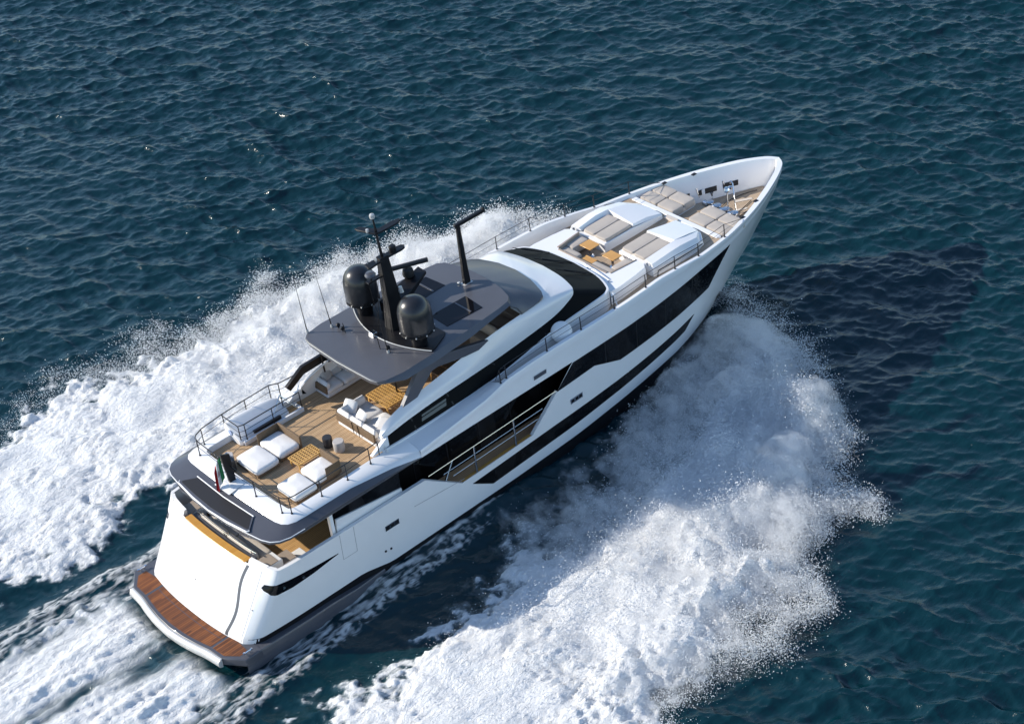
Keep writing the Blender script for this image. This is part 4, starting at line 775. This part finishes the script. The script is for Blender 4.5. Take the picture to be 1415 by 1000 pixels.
# dining group under the hardtop
low_table('dining_table', 'long wooden dining table shaded by the hardtop', 12.1, .6, ZF, .75, 1.0, .74, False, None)
def chair(label, x, y, rz):
    t = place('dining_chair', label, 'chair', (x,y,ZF), rz, 'wooden dining chairs under the hardtop')
    mb = MB(); mb.box((-.24,-.24,.42),(.24,.24,.47)); part(mb, 'seat', WICKER, t, bevel=.01)
    mb = MB()
    for k in range(5): mb.tube([(-.2+.1*k,-.24,.47),(-.22+.11*k,-.32,.86)], .014, 5)
    mb.tube([(-.25,-.32,.86),(0,-.36,.88),(.25,-.32,.86)], .02, 6); part(mb, 'backrest', TABLEW, t)
    for sx in (-1,1):
        for sy in (-1,1): part(MB().tube([(sx*.21,sy*.21,.44),(sx*.24,sy*.25,0)], .02, 6), 'leg', TABLEW, t)
for i, (x, lb) in enumerate(((11.6,'wooden dining chair beside the foot of the charcoal arch'),(12.15,'middle one of three wooden chairs seen below the arch'),(12.7,'wooden dining chair beside the brown bench under the hardtop'))): chair(lb, x, -.62, R(180)+.1*i)
t = place('helm_bench', 'brown bench with cream back beside the steps under the hardtop edge', 'bench', (14.2,-1.0,ZF), 0)
mb = MB(); mb.box((-.75,-.6,0),(-.2,.6,.95)); mb.box((.15,-.6,0),(.9,.6,1.15)); mb.box((.9,-.6,0),(1.6,.6,1.4)); part(mb, 'base', TAN, t, bevel=.03)
mb = MB(); cushion(mb, (-.3,-.55,.95),(-.1,.55,1.5), .06, .03); part(mb, 'back_cushion', CREAM, t)
mb = MB(); cushion(mb, (-.75,-.55,.95),(-.3,.55,1.1), .05, .02); cushion(mb, (.15,-.55,1.15),(.7,.55,1.3), .05, .02); part(mb, 'seat_cushion', TAN, t)
# ensign
GRN = (.0,.13,.04); RED = (.5,.02,.025)
FM = bpy.data.materials.new('ensign_cloth'); FM.use_nodes = True; n = FM.node_tree.nodes; l = FM.node_tree.links; b = n['Principled BSDF']; b.inputs['Roughness'].default_value = .8
at_ = n.new('ShaderNodeUVMap'); sx = n.new('ShaderNodeSeparateXYZ'); l.new(at_.outputs[0], sx.inputs[0]); cr = n.new('ShaderNodeValToRGB'); cr.color_ramp.interpolation = 'CONSTANT'; l.new(sx.outputs[0], cr.inputs[0])
E_ = cr.color_ramp.elements; E_[0].color = (*GRN,1); E_[1].position = .34; E_[1].color = (.75,.74,.72,1); q = E_.new(.67); q.color = (*RED,1)
# small shield-like patch in the white field
vm = n.new('ShaderNodeVectorMath'); vm.operation = 'SUBTRACT'; vm.inputs[1].default_value = (.5,.5,0); l.new(at_.outputs[0], vm.inputs[0]); vl = n.new('ShaderNodeVectorMath'); vl.operation = 'LENGTH'; l.new(vm.outputs[0], vl.inputs[0])
lt = n.new('ShaderNodeMath'); lt.operation = 'LESS_THAN'; l.new(vl.outputs['Value'], lt.inputs[0]); lt.inputs[1].default_value = .1
mx = n.new('ShaderNodeMix'); mx.data_type = 'RGBA'; l.new(lt.outputs[0], mx.inputs[0]); l.new(cr.outputs[0], mx.inputs[6]); mx.inputs[7].default_value = (.35,.22,.2,1); l.new(mx.outputs[2], b.inputs['Base Color'])
mb = MB(); N, K = 24, 16; g = []
for i in range(N):
    u = i/(N-1); row = []
    for j in range(K):
        v = j/(K-1); top_ = np.array([2.0,.31,6.22-1.0*(1-v)]); dr = np.array([-.34*u,.16*u,-.42*u-.25*u*u]); fold = .05*math.sin(u*15+v*2.5)*min(1,u*3)
        p = top_+dr*(1.15-.25*v)+np.array([fold*.6,fold,0]); row.append(tuple(p))
    g.append(row)
mb.loft(g); o = mb.build('ensign', FM, None, smooth=80); uv = o.data.uv_layers.new(name='UVMap')
for lp in o.data.loops: i, j = divmod(lp.vertex_index, K); uv.data[lp.index].uv = (i/(N-1), 1-j/(K-1))
tag(o, 'green white and red flag hanging from the black staff at the stern rail', 'flag')
# ================================================================ THE SEA
E1 = np.array([.61,-.7924]); E2 = np.array([.7924,.61])       # along / across the wind-wave crests
def axis(lo, hi, st, far):
    c = np.arange(lo, hi+st/2, st); g = []; d = st; x = hi
    while x < far: d *= 1.35; x += d; g.append(x)
    g2 = []; d = st; x = lo
    while x > -far: d *= 1.35; x -= d; g2.append(x)
    return np.r_[g2[::-1], c, g]
ST = .085
sv, tv = axis(-38, 40, ST, 4000), axis(-14, 63, ST, 4000)
SS, TT = np.meshgrid(sv, tv, indexing='xy')
PX, PY = SS*E1[0]+TT*E2[0], SS*E1[1]+TT*E2[1]
fade = np.clip((60-np.abs(SS-1))/18, 0, 1)*np.clip((62-np.abs(TT-25))/18, 0, 1)
# wind waves: spectral synthesis with sharpened crests
def ocean(N, L, wind, V, lo, hi, amp, seed, spread=2):
    g = np.random.default_rng(seed); k1 = np.fft.fftfreq(N, L/N)*2*np.pi; KX, KY = np.meshgrid(k1, k1); K = np.hypot(KX, KY); K[0,0] = 1
    c = (KX*math.cos(wind)+KY*math.sin(wind))/K; Lw = V*V/9.81
    P = np.exp(-1/(K*Lw)**2)/K**3.6*np.abs(c)**spread*np.exp(-(K*lo)**2); P[K < 2*np.pi/hi] *= .25; P[0,0] = 0
    H = np.sqrt(P)*(g.normal(size=K.shape)+1j*g.normal(size=K.shape)); h = np.fft.ifft2(H).real; f = amp/h.std()
    dx = np.fft.ifft2(-1j*KX/K*H).real*f; dy = np.fft.ifft2(-1j*KY/K*H).real*f; return h*f, -dx, -dy
def sample(F, u, v, L):
    N = F.shape[0]; a = (u/L*N) % N; b = (v/L*N) % N; i = np.floor(a).astype(int); j = np.floor(b).astype(int); fa = a-i; fb = b-j; i %= N; j %= N; i1 = (i+1) % N; j1 = (j+1) % N
    return F[j,i]*(1-fa)*(1-fb)+F[j,i1]*fa*(1-fb)+F[j1,i]*(1-fa)*fb+F[j1,i1]*fa*fb
L1 = 96.; F1 = ocean(1024, L1, R(90+4), 3.0, .045, 4.2, .058, 3, 3); L2 = 31.; F2 = ocean(512, L2, R(90-20), 1.9, .03, 1.5, .034, 5, 2)
H1, DX1, DY1 = [sample(f, SS, TT, L1) for f in F1]; H2, DX2, DY2 = [sample(f, SS*.97+TT*.24, TT*.97-SS*.24, L2) for f in F2]
grp = sample(ocean(128, 96., R(70), 9, 2.5, 60, 1., 9, .5)[0], SS, TT, 96.); gain = np.clip(1+.16*grp, .6, 1.3)
hw = (H1+H2)*fade*gain; CH = .88; ds = (DX1+DX2)*fade*CH*gain; dt = (DY1+DY2)*fade*CH*gain
# isotropic noise fields for the foam
def rnd(N, L, p, lo, hi, seed):
    g = np.random.default_rng(seed); k1 = np.fft.fftfreq(N, L/N)*2*np.pi; KX, KY = np.meshgrid(k1, k1); K = np.hypot(KX, KY); K[0,0] = 1
    A = K**-p*np.exp(-(K*lo/6.28)**2*.5)*(1-np.exp(-(K*hi/6.28)**4)); A[0,0] = 0
    h = np.fft.ifft2(A*(g.normal(size=K.shape)+1j*g.normal(size=K.shape))).real; return h/h.std()
NB = [(rnd(1024, 72., 1.0, w_*.55, w_*1.3, 20+i), w_) for i, w_ in enumerate((3.2,1.6,.85,.45))]
def puff(u, v):
    s = 0
    for i, (F, w_) in enumerate(NB): s = s+w_*(np.tanh(np.abs(sample(F, u+i*7.3, v-i*4.1, 72.))*1.3)-.62)*(.022,.038,.065,.095)[i]
    return s
BIG = rnd(512, 72., 1.2, 1.6, 7, 40); MED = rnd(1024, 72., 1.0, .5, 1.8, 41); FIN = rnd(1024, 72., .6, .2, .7, 42)
def sdist(px, py, poly):     # signed distance, positive inside
    poly = np.array(poly, float); n = len(poly); d = np.full(px.shape, 1e9); ins = np.zeros(px.shape, bool)
    for i in range(n):
        a, b = poly[i], poly[(i+1) % n]; e = b-a; wx, wy = px-a[0], py-a[1]; t = np.clip((wx*e[0]+wy*e[1])/(e@e), 0, 1)
        d = np.minimum(d, np.hypot(wx-e[0]*t, wy-e[1]*t)); c1 = (a[1] <= py) != (b[1] <= py)
        with np.errstate(divide='ignore', invalid='ignore'): ins ^= c1 & (px < a[0]+(py-a[1])/(b[1]-a[1])*e[0] if b[1] != a[1] else False)
    return np.where(ins, d, -d)
core = (np.abs(SS-1) < 40) & (np.abs(TT-24.5) < 40)
cx_, cy_ = PX[core], PY[core]
wx = cx_+.5*sample(BIG, cx_, cy_, 72.)+.28*sample(MED, cx_, cy_, 72.); wy = cy_+.5*sample(BIG, cx_+31, cy_+17, 72.)+.28*sample(MED, cx_+11, cy_+5, 72.)
STBD_OUT = [(27.6,-.2),(27.3,-2.6),(26.7,-4.5),(25.4,-7.0),(23.9,-9.8),(21.0,-11.6),(18.6,-13.7),(16.7,-14.4),(15.3,-14.5),(14.2,-15.7),(12.5,-16.4),(10.0,-16.3),(8.4,-16.4),(6.6,-17.0),(0,-18.4),(-14,-20.5)]
STBD_IN = [(-14,-9.5),(-6,-8.2),(-1.3,-7.4),(-.1,-6.6),(1,-6.8),(2,-7.3),(3.1,-7.5),(5.2,-7.1),(6.6,-6.7),(9.6,-6.0),(12,-5.4),(13.6,-5.0),(15.2,-4.6),(17,-3.95),(20.2,-2.8),(23,-2.0),(26,-.6)]
PORT_OUT = [(27.6,.2),(27.4,3),(27.2,6),(26.6,9.2),(25.6,11.4),(23.5,12.7),(21.4,13.4),(17.5,14.5),(13.6,15.9),(11.9,16.3),(10.4,15.9),(8.4,16.6),(6.7,17.1),(5,17.6),(3,17.4),(.9,17.4),(-6,18.2),(-14,19)]
PORT_IN = [(-14,8.2),(-9,7.6),(-5.4,7.0),(-4,7.1),(-2.7,6.6),(-1.1,6.8),(-.2,6.7),(1.6,7.4),(3.6,8.0),(6.6,6.9),(9.6,6.2),(12,5.4),(15.2,4.6),(17,3.95),(20.2,2.8),(23,2.0),(26,.6)]
def amp_edge(x): return np.clip((26-x)/10, .25, 1)
sS = sdist(wx, wy, STBD_OUT+STBD_IN); sP = sdist(wx, wy, PORT_OUT+PORT_IN)
dSo = sdist(wx, wy, [(60,-.2)]+STBD_OUT+[(-60,-22),(-60,60),(60,60)]); dPo = sdist(wx, wy, [(60,.2)]+PORT_OUT+[(-60,20),(-60,-60),(60,-60)])
sm = lambda a, b, x: (lambda t: t*t*(3-2*t))(np.clip((x-a)/(b-a), 0, 1))
n2 = sample(MED, cx_, cy_, 72.); nf = sample(FIN, cx_, cy_, 72.)
foam = np.zeros(cx_.shape); bulk = np.zeros(cx_.shape); soft = np.zeros(cx_.shape)
for sd_, do in ((sS, dSo), (sP, dPo)):
    inn_d = sd_
    f = sm(-.25, 1.3, sd_+.22*n2+.14*nf); foam = np.maximum(foam, f); bulk = np.maximum(bulk, sm(-.2, 2.6, sd_)*sm(-.1, 2.4, do))
# thin streaky sheet near the hull ahead of the thrown wave
lat = np.abs(cy_)
sheet = sm(8, 13, cx_)*(1-sm(.0, 1.0, (np.abs(cy_)-np.interp(cx_, [5,10,14,18,22,26], [8.2,8.2,7.6,7.0,5.2,3.2]))/1.6))
ang = np.arctan2(np.abs(cy_), 27-cx_); rad = np.hypot(cy_, 27-cx_)
strk = sample(MED, ang*38, rad*1.1, 72.)*.6+sample(FIN, ang*26, rad*.5, 72.)*.5
mist = foam*sheet*np.clip(.66+.17*strk, .15, .95); foam = foam*(1-.8*sheet)
bulk = bulk*(1-.5*sheet)
# lacy wash sliding along the sides and astern of the quarters
LS = [(12.8,-3.2),(10.6,-3.9),(5.1,-4.7),(2.7,-4.8),(-.2,-5.2),(-3.4,-5.3),(-9,-6),(-16,-6.6),(-16,-4.4),(-3,-3.7),(0,-3.2),(12.8,-2.8)]
LP = [(12.8,3.2),(10.6,3.9),(5.1,4.8),(2.7,5.1),(-.2,5.5),(-3.4,5.9),(-9,6.4),(-16,7.4),(-16,4.2),(-3,3.7),(0,3.2),(12.8,2.8)]
lace = np.maximum(sm(-.3, .35, sdist(cx_, cy_, LS)+.1*n2+.1*nf), sm(-.3, .35, sdist(cx_, cy_, LP)+.1*n2+.1*nf))
lstr = .6*sample(FIN, cx_*.4, cy_*1.2, 72.)+.7*sample(MED, cx_*.5+9, cy_*2.2, 72.)
lace = lace*np.clip(.50+.24*lstr, 0, 1)
ridge = np.exp(-((np.abs(cy_)-np.interp(-cx_, [-13,-5,0,4,16], [3.9,4.5,4.9,5.3,6.2]))/.35)**2)*sm(13, 8, cx_)
lace = np.maximum(lace, .85*ridge*np.clip(.75+.4*nf, 0, 1))
# propeller wash behind the platform
wsh = sm(-1.4, -2.6, cx_)*(1-sm(3.3, 4.4, np.abs(cy_)+.25*n2-.05*(-cx_)))
st1 = sample(BIG, cx_*.35, cy_*1.5, 72.)+.5*sample(MED, cx_*.3, cy_*1.6, 72.)
gap = np.exp(-((cy_+.55)/.9)**2-((cx_+2.7)/1.7)**2)+.75*np.exp(-((cy_-.2+.12*(cx_+6))/.55)**2-((cx_+6.3)/2.2)**2)
soft = wsh*np.clip(.80+.13*st1-.85*gap, 0, 1)
trough = np.exp(-((np.abs(cy_)-6.3)/1.2)**2)*sm(16, 8, cx_)
# heights
pf = puff(cx_*.7, cy_)*np.clip(.8+.5*sample(BIG, cx_*.8+20, cy_*.9, 72.), .2, 1.7)
rise = np.interp(cx_, [-14,0,8,14,20,24,26.5,28], [.35,.45,.6,.95,1.35,1.25,.7,0])
hb = bulk*rise*(.60+.13*sample(BIG, cx_*1.1, cy_*1.1, 72.))+bulk*pf*(1-.5*np.clip(sheet, 0, 1))
crest = np.exp(-((np.minimum(dSo, dPo)-1.6)/1.3)**2)*np.where((sS > -.5) | (sP > -.5), 1, 0)*sm(4, 16, cx_)*.55
hb += crest*bulk*(1+.12*n2+.2*sample(BIG, cx_*.8+9, cy_*.8, 72.))
hb += foam*(1-bulk)*.05*(1+nf)+.022*lace*(1+.8*lstr)+ridge*.09*(1+.3*n2)+soft*(.14+.045*st1)+.03*soft*sample(MED, cx_*.6, cy_*1.2, 72.)+.02*soft*nf
hb -= .16*trough; hullw = np.exp(-((np.abs(cy_)-3.5)/.7)**2)*np.interp(cx_, [-1,3,6,9,12,16,20], [-.1,.05,.4,.5,.42,.2,0]); hb += hullw
hb = np.where((np.abs(cy_) < 3.0) & (cx_ > -1.2) & (cx_ < 24), np.minimum(hb, .25), hb)
calm = np.ones(PX.shape); calm[core] = 1-.75*np.clip(bulk+soft+.4*lace, 0, 1); calm[core] *= 1-.5*trough
Hb = np.zeros(PX.shape); Hb[core] = hb; A_ = np.zeros(PX.shape); A_[core] = np.clip(np.maximum(foam, 0), 0, 1)
Mi = np.zeros(PX.shape); Mi[core] = np.clip(mist, 0, 1); Lc = np.zeros(PX.shape); Lc[core] = np.clip(lace*(1-foam), 0, 1); Sf = np.zeros(PX.shape); Sf[core] = np.clip(soft, 0, 1)
# ripples shed by the wash between the foam bands
Z = hw*calm+Hb
X_ = PX+(ds*calm)*E1[0]+(dt*calm)*E2[0]; Y_ = PY+(ds*calm)*E1[1]+(dt*calm)*E2[1]
ny_, nx_ = PX.shape
me = bpy.data.meshes.new('sea'); V = np.stack([X_, Y_, Z], -1).reshape(-1, 3).astype(np.float32)
ii = (np.arange(ny_-1)[:,None]*nx_+np.arange(nx_-1)[None,:]).reshape(-1); Q = np.stack([ii, ii+1, ii+nx_+1, ii+nx_], -1).astype(np.int32)
me.vertices.add(len(V)); me.vertices.foreach_set('co', V.reshape(-1)); me.loops.add(Q.size); me.loops.foreach_set('vertex_index', Q.reshape(-1)); me.polygons.add(len(Q))
me.polygons.foreach_set('loop_start', np.arange(0, Q.size, 4, dtype=np.int32)); me.update(calc_edges=True); me.validate(); me.shade_smooth()
for nm, arr in (('foam', A_), ('mist', Mi), ('lace', Lc), ('wash', Sf)):
    a = me.attributes.new(nm, 'FLOAT', 'POINT'); a.data.foreach_set('value', arr.reshape(-1).astype(np.float32))
sea = bpy.data.objects.new('sea', me); COL.objects.link(sea); sea['kind'] = 'structure'
M = bpy.data.materials.new('sea_water'); M.use_nodes = True; n = M.node_tree.nodes; l = M.node_tree.links; b = n['Principled BSDF']; outp = n['Material Output']
def N_(t, **k):
    q = n.new(t)
    for a, v in k.items(): setattr(q, a, v)
    return q
def mth(op, a, b_=None, clamp=False):
    q = N_('ShaderNodeMath', operation=op, use_clamp=clamp)
    for i, v in enumerate((a, b_)):
        if v is None: continue
        if isinstance(v, (int, float)): q.inputs[i].default_value = v
        else: l.new(v, q.inputs[i])
    return q.outputs[0]
b.inputs['Base Color'].default_value = (.0008, .0215, .0295, 1); b.inputs['Roughness'].default_value = .15; b.inputs['IOR'].default_value = 1.42
geo = N_('ShaderNodeNewGeometry'); pos = geo.outputs['Position']
def noise(scale, det, rough=.5, vec=None, dist=0):
    q = N_('ShaderNodeTexNoise'); q.inputs['Scale'].default_value = scale; q.inputs['Detail'].default_value = det; q.inputs['Roughness'].default_value = rough; q.inputs['Distortion'].default_value = dist; l.new(vec or pos, q.inputs['Vector']); return q.outputs['Fac']
mp = N_('ShaderNodeMapping'); mp.inputs['Rotation'].default_value = (0,0,R(52.4)); mp.inputs['Scale'].default_value = (.55,1.5,1); l.new(pos, mp.inputs[0])
bw = N_('ShaderNodeBump'); bw.inputs['Strength'].default_value = .55; bw.inputs['Distance'].default_value = .05; l.new(noise(4.2, 5, .6, mp.outputs[0], .4), bw.inputs['Height']); l.new(bw.outputs[0], b.inputs['Normal'])
fo = N_('ShaderNodeBsdfPrincipled'); fo.inputs['Roughness'].default_value = .55; fo.inputs['IOR'].default_value = 1.2; fo.inputs['Base Color'].default_value = (.92,.93,.935,1)
fo.inputs['Subsurface Weight'].default_value = .0
bf = N_('ShaderNodeBump'); bf.inputs['Strength'].default_value = 1.0; bf.inputs['Distance'].default_value = .19
mp3 = N_('ShaderNodeMapping'); mp3.inputs['Scale'].default_value = (.62,1.1,.9); l.new(pos, mp3.inputs[0]); pv3 = mp3.outputs[0]
hgt = mth('ADD', mth('MULTIPLY', noise(4.2, 8, .7, pv3, .6), 1.0), mth('MULTIPLY', noise(14, 5, .65, pv3), .4)); l.new(hgt, bf.inputs['Height']); l.new(bf.outputs[0], fo.inputs['Normal'])
at = lambda nm: (lambda q: q.outputs['Fac'])(N_('ShaderNodeAttribute', attribute_name=nm))
nz = mth('SUBTRACT', noise(3.2, 7, .68, pv3), .5); nzs = mth('SUBTRACT', noise(9, 5, .65, pv3), .5)
def thr(a, lo, hi):
    q = N_('ShaderNodeMapRange', interpolation_type='SMOOTHSTEP'); l.new(a, q.inputs[0]); q.inputs[1].default_value = lo; q.inputs[2].default_value = hi; return q.outputs[0]
f1 = thr(mth('ADD', at('foam'), mth('ADD', mth('MULTIPLY', nz, .8), mth('MULTIPLY', nzs, .9))), .18, .80)
vor = N_('ShaderNodeTexVoronoi', feature='SMOOTH_F1'); vor.inputs['Scale'].default_value = 4.5; l.new(pos, vor.inputs['Vector'])
mp2 = N_('ShaderNodeMapping'); mp2.inputs['Scale'].default_value = (.3,2.2,1); l.new(pos, mp2.inputs[0])
f2 = thr(mth('ADD', mth('ADD', at('lace'), mth('MULTIPLY', mth('SUBTRACT', noise(3.4, 7, .68, mp2.outputs[0], .8), .5), 1.25)), mth('MULTIPLY', mth('SUBTRACT', vor.outputs['Distance'], .45), .35)), .26, .92)
f3 = thr(mth('ADD', at('wash'), mth('MULTIPLY', mth('SUBTRACT', noise(1.5, 6, .65, mp2.outputs[0]), .5), .6)), .10, .85)
# flecks of foam on the sharpest crests
hol = N_('ShaderNodeMapRange', interpolation_type='SMOOTHSTEP'); l.new(noise(5.2, 9, .74, pv3, .5), hol.inputs[0]); hol.inputs[1].default_value = .30; hol.inputs[2].default_value = .52; hol.inputs[3].default_value = .80
f1 = mth('MULTIPLY', f1, hol.outputs[0])
f4 = mth('MULTIPLY', at('mist'), mth('ADD', .72, mth('MULTIPLY', nz, 1.0)), True)
fac = mth('MAXIMUM', mth('MAXIMUM', mth('MAXIMUM', f1, f4), mth('MULTIPLY', f2, .72)), mth('MULTIPLY', f3, .95))
# aerated turquoise water under thin foam
aer = N_('ShaderNodeMix', data_type='RGBA'); l.new(mth('MAXIMUM', mth('MULTIPLY', at('foam'), .8), mth('MULTIPLY', at('wash'), .8)), aer.inputs[0]); aer.inputs[6].default_value = (.0008,.0215,.0295,1); aer.inputs[7].default_value = (.10,.17,.20,1); l.new(aer.outputs[2], b.inputs['Base Color'])
ms = N_('ShaderNodeMixShader'); l.new(fac, ms.inputs[0]); l.new(b.outputs[0], ms.inputs[1]); l.new(fo.outputs[0], ms.inputs[2]); l.new(ms.outputs[0], outp.inputs['Surface'])
me.materials.append(M)
# ---------------------------------------------------------------- spray droplets
SPM = material('spray_water', (.88,.9,.92), .4)
zi = hb; pxc, pyc = X_[core], Y_[core]; zc_ = Z[core]
edge_w = np.exp(-((np.minimum(np.where(sS > -2, np.abs(dSo-.15), 9), np.where(sP > -2, np.abs(dPo-.15), 9)))/.75)**2)*((sS > -1.2) | (sP > -1.2))*np.interp(cx_, [-14,-2,6,12,18,27,28.5], [.05,.10,.35,.9,1.5,.5,0])
body_w = bulk*np.interp(cx_, [-14,4,12,18,26,28], [.01,.02,.12,.3,.3,0])
front = np.exp(-((cx_-23.5)/2.2)**2)*(foam > .3)*.6
def drops(name, label, wgt, count, size, up, outv, seed):
    g = np.random.default_rng(seed); p = wgt/wgt.sum(); idx = g.choice(len(p), count, p=p)
    h = g.gamma(1.3, 1, count)*up; side = np.sign(pyc[idx]); o_ = g.gamma(1.2, 1, count)*outv*side
    c = np.stack([pxc[idx]+g.normal(0, .16, count)-h*.15, pyc[idx]+g.normal(0, .14, count)+o_, zc_[idx]+.02+h], -1)
    k = np.interp(c[:,0], [-14,14,26], [.6,.9,1.0]); sz = (np.minimum(size*np.exp(g.normal(0, .7, count)), size*3.0)*k)[:,None]
    T4 = np.array([(1,1,1),(-1,-1,1),(-1,1,-1),(1,-1,-1)])/1.5
    q = g.normal(size=(count, 4)); q /= np.linalg.norm(q, axis=1)[:,None]; a, b_, c_2, d = q.T
    Rm = np.stack([1-2*(c_2*c_2+d*d), 2*(b_*c_2-a*d), 2*(b_*d+a*c_2), 2*(b_*c_2+a*d), 1-2*(b_*b_+d*d), 2*(c_2*d-a*b_), 2*(b_*d-a*c_2), 2*(c_2*d+a*b_), 1-2*(b_*b_+c_2*c_2)], -1).reshape(-1, 3, 3)
    v = (np.einsum('nij,kj->nki', Rm, T4)*sz[:,None,:]+c[:,None,:]).reshape(-1, 3).astype(np.float32)
    fi = (np.arange(count)[:,None,None]*4+np.array([(0,1,2),(0,3,1),(0,2,3),(1,3,2)])[None]).reshape(-1, 3).astype(np.int32)
    m_ = bpy.data.meshes.new(name); m_.vertices.add(len(v)); m_.vertices.foreach_set('co', v.reshape(-1)); m_.loops.add(fi.size); m_.loops.foreach_set('vertex_index', fi.reshape(-1)); m_.polygons.add(len(fi)); m_.polygons.foreach_set('loop_start', np.arange(0, fi.size, 3, dtype=np.int32)); m_.update(calc_edges=True); m_.shade_smooth()
    m_.materials.append(SPM); ob = bpy.data.objects.new(name, m_); COL.objects.link(ob); return tag(ob, label, 'spray', None, 'stuff')
drops('spray', 'white droplets thrown up along the edges of the bow waves', edge_w+front, 220000, .0105, .15, .14, 1)
drops('fine_spray', 'fine white mist of droplets above the foam beside the bow', body_w+.3*edge_w*(cx_ > 8), 380000, .0105, .20, .06, 2)

# ---------------------------------------------------------------- airborne mist over the thrown bow waves
SC.cycles.volume_bounces = 5; SC.cycles.volume_max_steps = 96; SC.cycles.volume_step_rate = 2.0
def mist_cloud(name, label, sgn, sd_, do, dens, tall=1):
    F = lambda a: (lambda q: q)(a)
    full = lambda a, fill: (lambda z: (z.__setitem__(core, a), z)[1])(np.full(PX.shape, fill, float))
    SD, DO, HB_, LA = full(sd_, -9), full(do, -9), full(hb, 0), full(lat, 0)
    st = 3; gx, gy = PX[::st, ::st], PY[::st, ::st]; sd2, do2, h2 = SD[::st, ::st], DO[::st, ::st], HB_[::st, ::st]
    lump = sample(BIG, gx*.7+5, gy*.7, 72.); along = np.interp(gx, [4,9,15,20,24,26,27.2], [0,.3,.75,1.15,1.1,.55,0])
    T_ = tall*along*sm(-.7, 1.3, do2+.35*lump)*sm(-.6, 1.6, sd2+.9*(do2 < 2)+.25*lump)*np.clip(.85+.35*lump, .25, 1.6)*(np.sign(gy) == sgn)*sm(0, 1, (np.abs(gy)-np.interp(gx, [4,10,15,18,20,22.2,24,26,28], [3.5,3.5,3.45,3.2,2.95,2.6,2.0,1.0,0])-np.interp(gx, [18,22], [.15,-.25]))/np.interp(gx, [18,22], [1.15,.5]))
    hub = h2.copy()
    for _ in range(6): hub[1:-1,1:-1] = (hub[:-2,1:-1]+hub[2:,1:-1]+hub[1:-1,:-2]+hub[1:-1,2:])/4
    on = T_ > .03; fc = on[:-1,:-1]|on[1:,:-1]|on[:-1,1:]|on[1:,1:]; T_ = np.where(on, T_, 0)
    used = np.zeros(on.shape, bool); used[:-1,:-1] |= fc; used[1:,:-1] |= fc; used[:-1,1:] |= fc; used[1:,1:] |= fc
    idx = -np.ones(on.shape, int); idx[used] = np.arange(used.sum()); nU = int(used.sum())
    vt = np.stack([gx[used], gy[used], hub[used]+T_[used]], -1); vb = np.stack([gx[used], gy[used], hub[used]-.25*(T_[used] > 0)], -1)
    j, i = np.nonzero(fc); q = np.stack([idx[j,i], idx[j,i+1], idx[j+1,i+1], idx[j+1,i]], -1)
    mm = bpy.data.meshes.new(name); mm.from_pydata(np.r_[vt, vb].tolist(), [], q.tolist()+(q[:,::-1]+nU).tolist()); mm.update()
    Mv = bpy.data.materials.new(name); Mv.use_nodes = True; n = Mv.node_tree.nodes; l = Mv.node_tree.links; n.remove(n['Principled BSDF'])
    pv = n.new('ShaderNodeVolumePrincipled'); pv.inputs['Color'].default_value = (.985,.99,.998,1); pv.inputs['Anisotropy'].default_value = .2; l.new(pv.outputs[0], n['Material Output'].inputs['Volume'])
    g = n.new('ShaderNodeNewGeometry'); nz = n.new('ShaderNodeTexNoise'); nz.inputs['Scale'].default_value = 1.5; nz.inputs['Detail'].default_value = 8; nz.inputs['Roughness'].default_value = .72; mp = n.new('ShaderNodeMapping'); mp.inputs['Rotation'].default_value = (0,0,R(-28)*sgn); mp.inputs['Scale'].default_value = (1.35,.75,1.3); l.new(g.outputs['Position'], mp.inputs[0]); l.new(mp.outputs[0], nz.inputs['Vector'])
    mr = n.new('ShaderNodeMapRange'); mr.interpolation_type = 'SMOOTHSTEP'; mr.inputs[1].default_value = .44; mr.inputs[2].default_value = .66; mr.inputs[3].default_value = dens*.03; mr.inputs[4].default_value = dens; l.new(nz.outputs['Fac'], mr.inputs[0]); l.new(mr.outputs[0], pv.inputs['Density'])
    mm.materials.append(Mv); o = bpy.data.objects.new(name, mm); COL.objects.link(o); tag(o, label, 'mist', None, 'stuff')
mist_cloud('spray_mist', 'soft bluish white mist over the bow wave in the yacht shadow', -1, sS, dSo, 2.0)
mist_cloud('sunlit_spray_mist', 'bright white mist over the bow wave beyond the yacht', 1, sP, dPo, 2.6, .6)
